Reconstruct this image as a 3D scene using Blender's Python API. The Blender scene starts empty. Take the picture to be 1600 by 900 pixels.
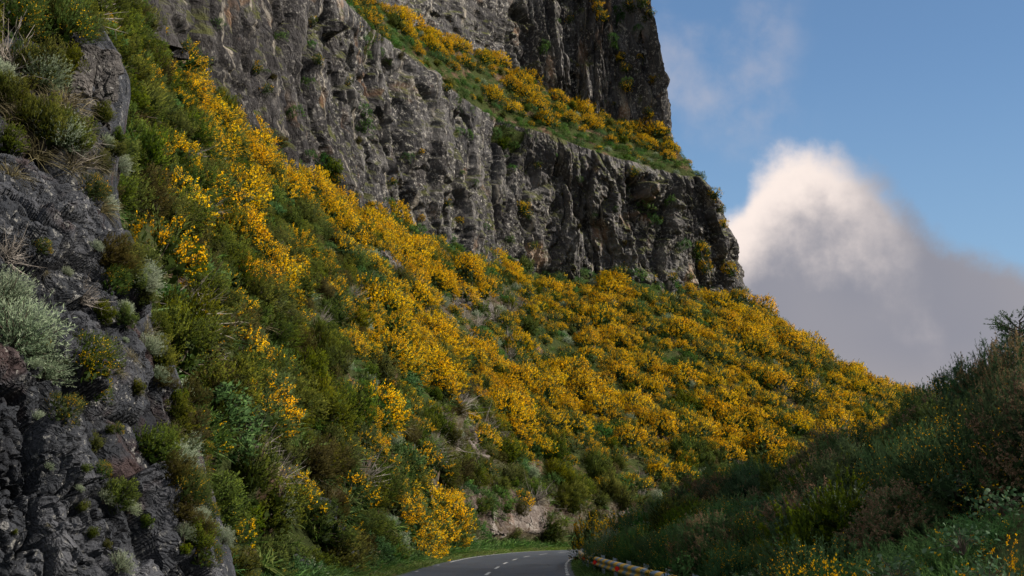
import bpy, math
import numpy as np
from mathutils import Vector, Matrix, Quaternion

# ------------------------------------------------------------------ camera
SC = bpy.context.scene
COL = SC.collection
FPX = 2198.0
PITCH = math.radians(9.68)
CAM = np.array([0.0, 0.0, 1.7])
cd = bpy.data.cameras.new('camera')
cd.sensor_width = 36.0
cd.lens = FPX / 1600 * 36
cd.clip_start = 0.1
cd.clip_end = 20000
cam = bpy.data.objects.new('camera', cd)
COL.objects.link(cam)
cam.location = CAM
cam.rotation_euler = (math.pi / 2 + PITCH, 0, 0)
SC.camera = cam

# ------------------------------------------------------------------ light
SUN_AZ, SUN_EL = math.radians(108), math.radians(33)
sun_dir = Vector((math.sin(SUN_AZ) * math.cos(SUN_EL), math.cos(SUN_AZ) * math.cos(SUN_EL), math.sin(SUN_EL)))
sl = bpy.data.lights.new('sun', 'SUN')
sl.energy = 5.0
sl.angle = math.radians(4.0)
sl.color = (1.0, 0.89, 0.75)
so = bpy.data.objects.new('sun', sl)
COL.objects.link(so)
so.rotation_euler = sun_dir.to_track_quat('Z', 'Y').to_euler()
so.location = (60, -60, 120)

SC.view_settings.view_transform = 'Standard'
SC.view_settings.look = 'None'
SC.view_settings.exposure = 0.58
SC.view_settings.gamma = 1.0
SC.view_settings.use_curve_mapping = False
SC.cycles.max_bounces = 5
SC.cycles.diffuse_bounces = 3
SC.cycles.glossy_bounces = 2
SC.cycles.transmission_bounces = 3
SC.cycles.transparent_max_bounces = 4
SC.cycles.use_adaptive_sampling = True
SC.cycles.adaptive_threshold = 0.02


class NT:
    """tiny helper for building node trees"""
    def __init__(self, tree):
        self.t = tree
        self.n = tree.nodes
        self.l = tree.links

    def new(self, typ, **kw):
        nd = self.n.new(typ)
        for k, v in kw.items():
            setattr(nd, k, v)
        return nd

    def put(self, sock, v):
        if isinstance(v, bpy.types.NodeSocket):
            self.l.new(v, sock)
        elif v is not None:
            if hasattr(sock, 'default_value'):
                try:
                    sock.default_value = v
                except Exception:
                    sock.default_value = (v, v, v)

    def math(self, op, a, b=None, c=None, clamp=False):
        nd = self.new('ShaderNodeMath', operation=op, use_clamp=clamp)
        self.put(nd.inputs[0], a)
        if b is not None:
            self.put(nd.inputs[1], b)
        if c is not None:
            self.put(nd.inputs[2], c)
        return nd.outputs[0]

    def vmath(self, op, a, b=None):
        nd = self.new('ShaderNodeVectorMath', operation=op)
        self.put(nd.inputs[0], a)
        if b is not None:
            self.put(nd.inputs[1], b)
        return nd.outputs['Value'] if op == 'DOT_PRODUCT' else nd.outputs[0]

    def sstep(self, x, lo, hi):
        nd = self.new('ShaderNodeMapRange', interpolation_type='SMOOTHSTEP')
        self.put(nd.inputs['Value'], x)
        self.put(nd.inputs['From Min'], lo)
        self.put(nd.inputs['From Max'], hi)
        return nd.outputs[0]

    def mix(self, f, a, b, blend='MIX'):
        nd = self.new('ShaderNodeMix', data_type='RGBA', blend_type=blend)
        self.put(nd.inputs[0], f)
        self.put(nd.inputs[6], a if isinstance(a, bpy.types.NodeSocket) else (*a, 1))
        self.put(nd.inputs[7], b if isinstance(b, bpy.types.NodeSocket) else (*b, 1))
        return nd.outputs[2]

    def noise(self, vec, scale=1.0, detail=4.0, rough=0.55, dist=0.0):
        nd = self.new('ShaderNodeTexNoise')
        self.put(nd.inputs['Vector'], vec)
        nd.inputs['Scale'].default_value = scale
        nd.inputs['Detail'].default_value = detail
        nd.inputs['Roughness'].default_value = rough
        nd.inputs['Distortion'].default_value = dist
        return nd.outputs['Fac']

    def ramp(self, f, stops):
        nd = self.new('ShaderNodeValToRGB')
        self.put(nd.inputs[0], f)
        el = nd.color_ramp.elements
        while len(el) < len(stops):
            el.new(0.5)
        for e, (p, c) in zip(el, stops):
            e.position = p
            e.color = (*c, 1)
        return nd.outputs[0]


# ------------------------------------------------------------------ sky with the cloud bank (by direction)
world = bpy.data.worlds.new('World')
SC.world = world
world.use_nodes = True
W = NT(world.node_tree)
W.n.clear()
sky = W.new('ShaderNodeTexSky', sky_type='NISHITA')
sky.sun_disc = False
sky.sun_elevation = SUN_EL
sky.sun_rotation = SUN_AZ
sky.altitude = 900
sky.air_density = 1.1
sky.dust_density = 0.6
sky.ozone_density = 1.3
skyc = W.mix(1.0, sky.outputs[0], (0.080, 0.082, 0.086), 'MULTIPLY')
tc = W.new('ShaderNodeTexCoord')
dirv = tc.outputs['Generated']
sep = W.new('ShaderNodeSeparateXYZ')
W.put(sep.inputs[0], dirv)
X, Y, Z = sep.outputs
az = W.math('ARCTAN2', X, Y)            # radians, 0 = straight down the road
el = W.math('ARCSINE', Z)
# soft billows
wn = W.noise(dirv, 9.0, 7.0, 0.55)
wn2 = W.noise(dirv, 26.0, 5.0, 0.6)
wn3 = W.noise(dirv, 4.0, 3.0, 0.5)
wob = W.math('ADD', W.math('MULTIPLY', W.math('SUBTRACT', wn, 0.5), 0.080), W.math('MULTIPLY', W.math('SUBTRACT', wn2, 0.5), 0.032))
# cloud-top elevation as a curve of azimuth
fc = W.new('ShaderNodeFloatCurve')
azn = W.math('ADD', W.math('MULTIPLY', az, 1.0), 0.5)     # az -0.5..0.5 -> 0..1
W.put(fc.inputs['Value'], azn)
cv = fc.mapping.curves[0]
CLOUDTOP = [(900, 350), (1100, 345), (1150, 328), (1180, 285), (1215, 256), (1260, 242), (1305, 250), (1345, 285), (1385, 318), (1430, 360), (1480, 402), (1540, 428), (1610, 440), (1900, 480)]


def _azel(px, py):
    x, u = (px - 800) / FPX, (450 - py) / FPX
    y, z = math.cos(PITCH) - u * math.sin(PITCH), math.sin(PITCH) + u * math.cos(PITCH)
    return math.atan2(x, y) + 0.5, 2 * (math.asin(z / math.sqrt(x * x + y * y + z * z)) + 0.010)


pts = [(0.0, 0.34)] + [_azel(*p_) for p_ in CLOUDTOP] + [(1.0, 0.2)]
cv.points[0].location = pts[0]
cv.points[1].location = pts[-1]
for p_ in pts[1:-1]:
    cv.points.new(*p_)
fc.mapping.update()
top = W.math('MULTIPLY', fc.outputs[0], 0.5)               # radians
depth = W.math('SUBTRACT', W.math('ADD', top, wob), el)    # >0 inside the cloud
mask = W.sstep(depth, -0.004, 0.022)
front = W.sstep(az, -0.35, -0.1)
back = W.sstep(az, 1.3, 0.9)
mask = W.math('MULTIPLY', W.math('MULTIPLY', mask, front), back)
lit = W.math('MULTIPLY', W.sstep(W.math('ADD', depth, W.math('MULTIPLY', wob, 0.8)), 0.092, 0.020), W.sstep(W.math('ADD', az, W.math('MULTIPLY', wob, 1.2)), 0.300, 0.205))
grey = W.mix(W.sstep(wn3, 0.35, 0.65), (0.178, 0.184, 0.222), (0.228, 0.222, 0.246))
lowwarm = W.mix(W.sstep(el, 0.13, 0.07), grey, (0.265, 0.248, 0.258))
cloudc = W.mix(lit, lowwarm, (0.66, 0.575, 0.53))
wisp = W.math('MULTIPLY', W.sstep(wn, 0.47, 0.68), W.math('MULTIPLY', W.sstep(el, 0.40, 0.34), W.sstep(el, 0.22, 0.30)))
wisp = W.math('MULTIPLY', W.math('MULTIPLY', wisp, W.sstep(az, 0.235, 0.18)), 0.55)
tinted = W.mix(1.0, skyc, (0.84, 0.97, 1.04), 'MULTIPLY')
hz = W.math('MULTIPLY', W.sstep(el, 0.34, 0.10), 0.40)
hazed = W.mix(hz, tinted, (0.20, 0.30, 0.42))
s1 = W.mix(wisp, hazed, (0.36, 0.35, 0.39))
fill_deck = W.math('MAXIMUM', W.sstep(el, 0.50, 0.85), W.sstep(Y, 0.35, -0.15))  # unseen bright clouds overhead and behind the camera, added as soft fill light
fill_deck = W.math('MULTIPLY', fill_deck, W.math('MULTIPLY', W.sstep(wn3, 0.30, 0.52), W.sstep(el, -0.05, 0.15)))
s2 = W.mix(mask, s1, cloudc)
final = W.mix(fill_deck, s2, W.mix(wn, (0.28, 0.29, 0.32), (0.62, 0.58, 0.54)))
bg = W.new('ShaderNodeBackground')
W.put(bg.inputs['Color'], final)
bg.inputs['Strength'].default_value = 1.0
wo = W.new('ShaderNodeOutputWorld')
W.l.new(bg.outputs[0], wo.inputs[0])

# ------------------------------------------------------------------ projection helpers (used to lay things out)
FWD = np.array([0, math.cos(PITCH), math.sin(PITCH)])
UPV = np.array([0, -math.sin(PITCH), math.cos(PITCH)])


def ray(px, py):
    return np.array([(px - 800) / FPX, 0, 0]) + FWD + UPV * ((450 - py) / FPX)


def at_z(px, py, z):
    r = ray(px, py)
    return CAM + r * ((z - CAM[2]) / r[2])


def at_y(px, py, y):
    r = ray(px, py)
    return CAM + r * (y / r[1])


def project(P):
    Q = np.asarray(P) - CAM
    d = Q @ FWD
    d = np.where(d < 0.05, 0.05, d)
    return np.stack([800 + FPX * Q[..., 0] / d, 450 - FPX * (Q @ UPV) / d, d], -1)


# ------------------------------------------------------------------ noise
def _h(ix, seed):
    """integer lattice hash -> float 0..1 ; ix (...,k) ints"""
    h = np.full(ix.shape[:-1], seed * 374761393 + 668265263, dtype=np.uint64)
    mul = (73856093, 19349663, 83492791)
    for k in range(ix.shape[-1]):
        h = (h ^ (ix[..., k].astype(np.int64).astype(np.uint64) * np.uint64(mul[k]))) * np.uint64(0x9E3779B97F4A7C15)
        h ^= h >> np.uint64(29)
    h = h * np.uint64(0xBF58476D1CE4E5B9)
    h ^= h >> np.uint64(32)
    return (h & np.uint64(0xFFFFFF)).astype(np.float64) / float(0xFFFFFF)


def vnoise(p, seed=0):
    p = np.asarray(p, float)
    b = np.floor(p).astype(np.int64)
    f = p - b
    f = f * f * f * (f * (f * 6 - 15) + 10)
    k = p.shape[-1]
    out = 0
    for c in range(2 ** k):
        o = np.array([(c >> i) & 1 for i in range(k)])
        w = np.prod(np.where(o, f, 1 - f), -1)
        out = out + w * _h(b + o, seed)
    return out * 2 - 1


def fbm(p, oct=4, seed=0, gain=0.5):
    s, a, q = 0, 1, np.asarray(p, float)
    for i in range(oct):
        s = s + a * vnoise(q, seed + i * 17)
        q = q * 2.03 + 13.7
        a *= gain
    return s


def worley(p, seed=0, jit=0.9):
    """returns random id 0..1, offset from the cell point, F1, F2"""
    p = np.asarray(p, float)
    k = p.shape[-1]
    b = np.floor(p).astype(np.int64)
    f1 = np.full(p.shape[:-1], 9.0)
    f2 = f1.copy()
    cid = np.zeros_like(f1)
    off = np.zeros_like(p)
    for c in range(3 ** k):
        o = np.array([(c // 3 ** i) % 3 - 1 for i in range(k)])
        cell = b + o
        ctr = cell + 0.5 + jit * (np.stack([_h(cell, seed + 7 * (i + 1)) for i in range(k)], -1) - 0.5)
        dv = p - ctr
        d = np.sqrt((dv ** 2).sum(-1))
        near = d < f1
        f2 = np.where(near, f1, np.minimum(f2, d))
        cid = np.where(near, _h(cell, seed + 99), cid)
        off = np.where(near[..., None], dv, off)
        f1 = np.where(near, d, f1)
    return cid, off, f1, f2


def sub(x, k):
    return np.mod(x * 1000.0 * (k + 1.37), 1.0)


def unit(v):
    return v / np.maximum(np.linalg.norm(v, axis=-1, keepdims=True), 1e-9)


# ------------------------------------------------------------------ mesh helpers
def mesh_np(name, V, Fq=None, Ft=None, mats=(), tone=None, uv=None, smooth=False, midx=None, ln=None):
    me = bpy.data.meshes.new(name)
    V = np.asarray(V, np.float32)
    nq = 0 if Fq is None else len(Fq)
    nt = 0 if Ft is None else len(Ft)
    loops = np.concatenate([np.asarray(a, np.int32).ravel() for a in (Fq, Ft) if a is not None and len(a)])
    starts = np.concatenate([np.arange(nq) * 4, nq * 4 + np.arange(nt) * 3]).astype(np.int32)
    me.vertices.add(len(V))
    me.vertices.foreach_set('co', V.ravel())
    me.loops.add(len(loops))
    me.loops.foreach_set('vertex_index', loops)
    me.polygons.add(nq + nt)
    me.polygons.foreach_set('loop_start', starts)
    if midx is not None:
        me.polygons.foreach_set('material_index', np.asarray(midx, np.int32))
    me.polygons.foreach_set('use_smooth', np.full(nq + nt, smooth))
    if tone is not None:
        at = me.attributes.new('tone', 'FLOAT', 'POINT')
        at.data.foreach_set('value', np.asarray(tone, np.float32))
    if ln is not None:
        at = me.attributes.new('lump_n', 'FLOAT_VECTOR', 'POINT')
        at.data.foreach_set('vector', np.asarray(ln, np.float32).ravel())
    if uv is not None:
        at = me.attributes.new('wall_uv', 'FLOAT_VECTOR', 'POINT')
        u3 = np.zeros((len(V), 3), np.float32)
        u3[:, :2] = uv
        at.data.foreach_set('vector', u3.ravel())
    for m in mats:
        me.materials.append(m)
    me.update()
    me.validate()
    return me


def link(name, me, parent=None):
    o = bpy.data.objects.new(name, me)
    COL.objects.link(o)
    if parent is not None:
        o.parent = parent
    return o


def tag(o, label=None, cat=None, group=None, kind=None):
    if label: o['label'] = label
    if cat: o['category'] = cat
    if group: o['group'] = group
    if kind: o['kind'] = kind
    return o


def grid_faces(nu, nv):
    i = np.arange(nu - 1)[:, None] * nv + np.arange(nv - 1)[None, :]
    return np.stack([i, i + nv, i + nv + 1, i + 1], -1).reshape(-1, 4)


def grid_normals(P):
    du = np.gradient(P, axis=0)
    dv = np.gradient(P, axis=1)
    return unit(np.cross(du, dv))


def spline(pts, n, dens=None):
    """Catmull-Rom through pts (m,k) sampled n times evenly by arc length of the whole thing; returns (n,k) and the station parameter"""
    pts = np.asarray(pts, float)
    m = len(pts)
    ext = np.concatenate([[2 * pts[0] - pts[1]], pts, [2 * pts[-1] - pts[-2]]])
    t = np.linspace(0, m - 1, n) if dens is None else dens
    i = np.clip(t.astype(int), 0, m - 2)
    f = (t - i)[:, None]
    p0, p1, p2, p3 = ext[i], ext[i + 1], ext[i + 2], ext[i + 3]
    return 0.5 * ((2 * p1) + (-p0 + p2) * f + (2 * p0 - 5 * p1 + 4 * p2 - p3) * f ** 2 + (-p0 + 3 * p1 - 3 * p2 + p3) * f ** 3)


class MB:
    """collects boxes, tubes and quads into one mesh"""
    def __init__(self):
        self.V, self.Q, self.T, self.tone, self.n = [], [], [], [], 0

    def add(self, V, Q=None, T=None, tone=0.5):
        V = np.asarray(V, float)
        if Q is not None and len(Q): self.Q.append(np.asarray(Q) + self.n)
        if T is not None and len(T): self.T.append(np.asarray(T) + self.n)
        self.V.append(V)
        self.tone.append(np.full(len(V), tone) if np.isscalar(tone) else np.asarray(tone))
        self.n += len(V)

    def tube(self, path, rad, sides=5, tone=0.5):
        path = np.asarray(path, float)
        n = len(path)
        rad = np.full(n, rad) if np.isscalar(rad) else np.asarray(rad)
        tg = unit(np.gradient(path, axis=0))
        ref = np.array([0.31, 0.17, 0.93])
        a = unit(np.cross(tg, ref))
        b = np.cross(tg, a)
        ang = np.linspace(0, 2 * np.pi, sides, endpoint=False)
        V = path[:, None] + rad[:, None, None] * (np.cos(ang)[None, :, None] * a[:, None] + np.sin(ang)[None, :, None] * b[:, None])
        i = np.arange(n - 1)[:, None] * sides
        j = np.arange(sides)[None, :]
        k = (j + 1) % sides
        Q = np.stack([i + j, i + k, i + sides + k, i + sides + j], -1).reshape(-1, 4)
        self.add(V.reshape(-1, 3), Q, tone=tone)

    def box(self, c, s, R=None, tone=0.5):
        v = np.array([[x, y, z] for x in (-.5, .5) for y in (-.5, .5) for z in (-.5, .5)]) * s
        if R is not None: v = v @ np.asarray(R).T
        Q = [[0, 1, 3, 2], [4, 6, 7, 5], [0, 4, 5, 1], [2, 3, 7, 6], [0, 2, 6, 4], [1, 5, 7, 3]]
        self.add(v + np.asarray(c), Q, tone=tone)

    def mesh(self, name, mats, smooth=False):
        V = np.concatenate(self.V)
        return mesh_np(name, V, np.concatenate(self.Q) if self.Q else None, np.concatenate(self.T) if self.T else None, mats, np.concatenate(self.tone), smooth=smooth)


# ------------------------------------------------------------------ materials
def mat_base(name):
    m = bpy.data.materials.new(name)
    m.use_nodes = True
    n = NT(m.node_tree)
    n.n.clear()
    out = n.new('ShaderNodeOutputMaterial')
    return m, n, out


def leaf_mat(name, dark, mid, light, trans=0.28, hue=0.0, rough=0.6, spread=0.35, satlo=0.85):
    m, n, out = mat_base(name)
    at = n.new('ShaderNodeAttribute', attribute_name='tone')
    oi = n.new('ShaderNodeObjectInfo')
    c = n.ramp(at.outputs['Fac'], [(0.0, dark), (0.5, mid), (1.0, light)])
    hs = n.new('ShaderNodeHueSaturation')
    n.put(hs.inputs['Color'], c)
    n.put(hs.inputs['Hue'], n.math('ADD', n.math('MULTIPLY', n.math('SUBTRACT', oi.outputs['Random'], 0.5), hue), 0.5))
    r2 = n.math('FRACT', n.math('MULTIPLY', oi.outputs['Random'], 37.7))
    n.put(hs.inputs['Value'], n.math('ADD', n.math('MULTIPLY', r2, spread), 1.0 - spread / 2))
    r3 = n.math('FRACT', n.math('MULTIPLY', oi.outputs['Random'], 91.3))
    n.put(hs.inputs['Saturation'], n.math('ADD', n.math('MULTIPLY', r3, 1.1 - satlo), satlo))
    d = n.new('ShaderNodeBsdfPrincipled')
    la = n.new('ShaderNodeAttribute', attribute_name='lump_n')
    ll = n.new('ShaderNodeVectorMath', operation='LENGTH')
    n.put(ll.inputs[0], la.outputs['Vector'])
    vt = n.new('ShaderNodeVectorTransform', vector_type='NORMAL', convert_from='OBJECT', convert_to='WORLD')
    n.put(vt.inputs[0], n.vmath('ADD', la.outputs['Vector'], (0.0, 0.0, 0.0005)))
    gm = n.new('ShaderNodeNewGeometry')
    vm = n.new('ShaderNodeMix', data_type='VECTOR')
    n.put(vm.inputs[0], n.math('MULTIPLY', ll.outputs['Value'], 0.72))
    n.put(vm.inputs[4], gm.outputs['Normal'])
    n.put(vm.inputs[5], n.vmath('NORMALIZE', vt.outputs[0]))
    NRM = n.vmath('NORMALIZE', vm.outputs[1])
    n.l.new(NRM, d.inputs['Normal'])
    n.put(d.inputs['Base Color'], hs.outputs[0])
    d.inputs['Roughness'].default_value = rough
    d.inputs['Specular IOR Level'].default_value = 0.08
    t = n.new('ShaderNodeBsdfTranslucent')
    n.put(t.inputs['Color'], hs.outputs[0])
    mx = n.new('ShaderNodeMixShader')
    mx.inputs[0].default_value = trans
    n.l.new(d.outputs[0], mx.inputs[1])
    n.l.new(t.outputs[0], mx.inputs[2])
    n.l.new(mx.outputs[0], out.inputs[0])
    return m


def plain_mat(name, col, rough=0.6, metal=0.0, var=0.15, scale=6.0):
    m, n, out = mat_base(name)
    tcn = n.new('ShaderNodeTexCoord')
    f = n.noise(tcn.outputs['Object'], scale, 5, 0.6)
    c = n.mix(f, tuple(x * (1 - var) for x in col), tuple(x * (1 + var) for x in col))
    d = n.new('ShaderNodeBsdfPrincipled')
    n.put(d.inputs['Base Color'], c)
    d.inputs['Roughness'].default_value = rough
    d.inputs['Metallic'].default_value = metal
    n.l.new(d.outputs[0], out.inputs[0])
    return m


def cliff_mat(name, warm=0.0):
    m, n, out = mat_base(name)
    at = n.new('ShaderNodeAttribute', attribute_name='wall_uv')
    uv = at.outputs['Vector']
    tn = n.new('ShaderNodeAttribute', attribute_name='tone').outputs['Fac']

    def S(sx, sy):
        return n.vmath('MULTIPLY', uv, (sx, sy, 1))
    n1 = n.noise(S(0.5, 0.09), 1.0, 6, 0.65, 0.4)
    f = n.math('ADD', n.math('MULTIPLY', n1, 0.7), n.math('MULTIPLY', tn, 0.30))
    c = n.ramp(f, [(0.30, (0.020, 0.021, 0.025)), (0.52, (0.072, 0.071, 0.076)), (0.78, (0.185, 0.18, 0.18))])
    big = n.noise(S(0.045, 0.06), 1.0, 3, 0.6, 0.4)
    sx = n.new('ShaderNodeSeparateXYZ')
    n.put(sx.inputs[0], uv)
    left = n.sstep(sx.outputs[0], 92, 62)  # left end: fewer lichens, and its shaded facing darkened into the colour
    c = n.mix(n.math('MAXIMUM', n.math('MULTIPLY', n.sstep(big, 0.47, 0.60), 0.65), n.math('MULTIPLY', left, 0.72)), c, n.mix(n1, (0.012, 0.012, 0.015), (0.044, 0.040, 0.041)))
    # warm fresh faces
    t1 = n.noise(S(0.22, 0.10), 1.0, 4, 0.6, 0.5)
    c = n.mix(n.math('MULTIPLY', n.sstep(t1, 0.575, 0.67), 0.7), c, n.ramp(tn, [(0, (0.20, 0.115, 0.065)), (1, (0.33, 0.23, 0.16))]))
    # pale vertical run-off streaks, dark wet ones
    st = n.noise(S(1.5, 0.05), 1.0, 5, 0.65, 0.2)
    c = n.mix(n.math('MULTIPLY', n.sstep(st, 0.575, 0.66), 0.75), c, (0.34, 0.31, 0.265))
    dk = n.noise(n.vmath('ADD', S(0.8, 0.06), (31, 7, 0)), 1.0, 5, 0.6, 0.3)
    c = n.mix(n.math('MULTIPLY', n.sstep(dk, 0.58, 0.70), 0.7), c, (0.02, 0.02, 0.026))
    # lichen: pale speckle in patches
    tco = n.new('ShaderNodeTexCoord').outputs['Object']
    l1 = n.noise(tco, 2.3, 8, 0.72)
    l2 = n.noise(S(0.3, 0.25), 1.0, 4, 0.6)
    lf = n.math('MULTIPLY', n.math('MULTIPLY', n.sstep(l1, 0.52, 0.60), n.sstep(l2, 0.36, 0.56)), n.math('SUBTRACT', 1.0, n.math('MULTIPLY', left, 0.7)))
    c = n.mix(n.math('MULTIPLY', lf, 0.8), c, n.ramp(l1, [(0.5, (0.26, 0.25, 0.23)), (0.7, (0.50, 0.485, 0.45))]))
    # moss and grass on ledges
    geo = n.new('ShaderNodeNewGeometry')
    sp = n.new('ShaderNodeSeparateXYZ')
    n.put(sp.inputs[0], geo.outputs['Normal'])
    g1 = n.noise(S(0.5, 0.35), 1.0, 6, 0.65)
    gf = n.math('MULTIPLY', n.sstep(n.math('ADD', g1, n.math('MULTIPLY', sp.outputs[2], 0.25)), 0.60, 0.70), 0.85)
    c = n.mix(gf, c, n.mix(l1, (0.035, 0.045, 0.012), (0.10, 0.105, 0.03)))
    d = n.new('ShaderNodeBsdfPrincipled')
    n.put(d.inputs['Base Color'], c)
    d.inputs['Roughness'].default_value = 0.85
    d.inputs['Specular IOR Level'].default_value = 0.2
    bp = n.new('ShaderNodeBump')
    b1 = n.noise(n.vmath('MULTIPLY', tco, (1.3, 1.3, 0.8)), 1.0, 8, 0.7)
    b2 = n.noise(S(2.6, 0.14), 1.0, 5, 0.65, 0.3)
    n.put(bp.inputs['Height'], n.math('ADD', n.math('MULTIPLY', b1, 0.7), n.math('MULTIPLY', b2, 0.9)))
    bp.inputs['Strength'].default_value = 1.0
    bp.inputs['Distance'].default_value = 0.7
    n.l.new(bp.outputs[0], d.inputs['Normal'])
    n.l.new(d.outputs[0], out.inputs[0])
    return m


def rock_mat(name, lo, mid, hi, rust=(0.10, 0.045, 0.03), rustw=0.5, lichen=0.6, scale=1.0):
    """broken basalt seen close: object coordinates in metres"""
    m, n, out = mat_base(name)
    tcn = n.new('ShaderNodeTexCoord')
    P = tcn.outputs['Object']
    tn = n.new('ShaderNodeAttribute', attribute_name='tone').outputs['Fac']
    n1 = n.noise(P, 0.9 * scale, 8, 0.65)
    f = n.math('ADD', n.math('MULTIPLY', n1, 0.7), n.math('MULTIPLY', tn, 0.32))
    c = n.ramp(f, [(0.30, lo), (0.52, mid), (0.78, hi)])
    r1 = n.noise(n.vmath('ADD', P, (5, 3, 9)), 0.45 * scale, 4, 0.6)
    c = n.mix(n.math('MULTIPLY', n.sstep(r1, 0.56, 0.66), rustw), c, rust)
    l1 = n.noise(P, 9 * scale, 6, 0.7)
    l2 = n.noise(n.vmath('ADD', P, (11, 0, 2)), 0.8 * scale, 3, 0.6)
    lf = n.math('MULTIPLY', n.sstep(l1, 0.57, 0.63), n.sstep(l2, 0.42, 0.58))
    c = n.mix(n.math('MULTIPLY', lf, lichen), c, (0.34, 0.34, 0.32))
    vo = n.new('ShaderNodeTexVoronoi')
    n.put(vo.inputs['Vector'], P)
    vo.inputs['Scale'].default_value = 3.0 * scale
    spots = n.math('MULTIPLY', n.math('LESS_THAN', n.math('ADD', vo.outputs['Distance'], n.math('MULTIPLY', l1, 0.2)), 0.26), n.sstep(l2, 0.45, 0.5))
    c = n.mix(n.math('MULTIPLY', spots, lichen * 0.8), c, (0.26, 0.26, 0.26))
    d = n.new('ShaderNodeBsdfPrincipled')
    n.put(d.inputs['Base Color'], c)
    d.inputs['Roughness'].default_value = 0.85
    d.inputs['Specular IOR Level'].default_value = 0.2
    bp = n.new('ShaderNodeBump')
    vb = n.new('ShaderNodeTexVoronoi', distance='CHEBYCHEV')
    nw = n.new('ShaderNodeTexNoise')
    n.put(nw.inputs['Vector'], P)
    nw.inputs['Scale'].default_value = 1.7 * scale
    n.put(vb.inputs['Vector'], n.vmath('ADD', n.vmath('MULTIPLY', P, (1.9 * scale, 1.9 * scale, 3.3 * scale)), n.vmath('MULTIPLY', nw.outputs['Color'], (2.6, 2.6, 2.6))))
    b1 = n.noise(P, 5 * scale, 8, 0.7)
    n.put(bp.inputs['Height'], n.math('ADD', b1, n.math('MULTIPLY', vb.outputs['Distance'], 0.7)))
    bp.inputs['Strength'].default_value = 0.8
    bp.inputs['Distance'].default_value = 0.12
    n.l.new(bp.outputs[0], d.inputs['Normal'])
    n.l.new(d.outputs[0], out.inputs[0])
    return m


def soil_mat(name):
    m, n, out = mat_base(name)
    tcn = n.new('ShaderNodeTexCoord')
    P = tcn.outputs['Object']
    n1 = n.noise(P, 0.35, 6, 0.6)
    n2 = n.noise(P, 2.5, 6, 0.7)
    n3 = n.noise(P, 0.12, 3, 0.5)
    c = n.ramp(n2, [(0.3, (0.018, 0.026, 0.008)), (0.55, (0.036, 0.048, 0.014)), (0.75, (0.07, 0.072, 0.028))])
    c = n.mix(n.sstep(n1, 0.52, 0.66), c, n.ramp(n2, [(0.3, (0.05, 0.03, 0.018)), (0.7, (0.15, 0.10, 0.07))]))
    tn = n.new('ShaderNodeAttribute', attribute_name='tone').outputs['Fac']   # 1 = bare earth and rock
    bare = n.ramp(n2, [(0.3, (0.035, 0.024, 0.018)), (0.5, (0.075, 0.055, 0.043)), (0.62, (0.13, 0.115, 0.10)), (0.75, (0.20, 0.185, 0.165))])
    c = n.mix(tn, c, bare)
    d = n.new('ShaderNodeBsdfPrincipled')
    n.put(d.inputs['Base Color'], c)
    d.inputs['Roughness'].default_value = 0.95
    d.inputs['Specular IOR Level'].default_value = 0.1
    bp = n.new('ShaderNodeBump')
    n.put(bp.inputs['Height'], n2)
    bp.inputs['Strength'].default_value = 0.8
    bp.inputs['Distance'].default_value = 0.4
    n.l.new(bp.outputs[0], d.inputs['Normal'])
    n.l.new(d.outputs[0], out.inputs[0])
    return m


M = {}
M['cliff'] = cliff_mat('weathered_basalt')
M['soil'] = soil_mat('hill_soil')
M['rock'] = rock_mat('broken_basalt', (0.008, 0.009, 0.013), (0.027, 0.031, 0.039), (0.085, 0.090, 0.105), rust=(0.05, 0.026, 0.022), rustw=0.6)
M['rock_grey'] = rock_mat('grey_rock', (0.035, 0.033, 0.034), (0.085, 0.078, 0.074), (0.19, 0.175, 0.16), rust=(0.20, 0.11, 0.07), lichen=0.7, scale=0.5)
M['rock_tan'] = rock_mat('tan_basalt', (0.02, 0.02, 0.022), (0.065, 0.062, 0.062), (0.14, 0.13, 0.125), rust=(0.20, 0.12, 0.075), rustw=0.8)
M['rock_pale'] = rock_mat('pale_rock', (0.05, 0.038, 0.032), (0.12, 0.10, 0.09), (0.28, 0.26, 0.24), rust=(0.16, 0.075, 0.045), lichen=0.8, scale=0.6)
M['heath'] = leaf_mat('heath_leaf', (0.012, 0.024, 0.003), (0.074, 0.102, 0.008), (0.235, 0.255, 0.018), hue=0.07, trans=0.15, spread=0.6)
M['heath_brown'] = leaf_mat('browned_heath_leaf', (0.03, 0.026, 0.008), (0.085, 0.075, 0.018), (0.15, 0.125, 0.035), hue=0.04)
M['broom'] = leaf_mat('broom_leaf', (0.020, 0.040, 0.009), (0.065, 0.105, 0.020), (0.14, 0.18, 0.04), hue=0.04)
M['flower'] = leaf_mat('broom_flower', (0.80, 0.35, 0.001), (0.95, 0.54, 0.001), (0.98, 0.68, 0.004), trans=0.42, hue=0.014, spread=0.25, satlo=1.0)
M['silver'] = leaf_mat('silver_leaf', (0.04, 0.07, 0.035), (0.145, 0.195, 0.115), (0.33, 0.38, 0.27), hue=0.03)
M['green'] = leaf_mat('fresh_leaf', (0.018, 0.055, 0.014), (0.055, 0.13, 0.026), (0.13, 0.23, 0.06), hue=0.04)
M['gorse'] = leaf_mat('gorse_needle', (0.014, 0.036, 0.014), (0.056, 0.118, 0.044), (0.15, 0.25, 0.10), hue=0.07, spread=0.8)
M['gorse_tip'] = leaf_mat('gorse_dead_tip', (0.13, 0.08, 0.04), (0.26, 0.17, 0.09), (0.40, 0.28, 0.16), hue=0.02)
M['rush'] = leaf_mat('green_broom_stem', (0.020, 0.052, 0.015), (0.064, 0.142, 0.040), (0.15, 0.26, 0.085), hue=0.06, spread=0.8)
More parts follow.
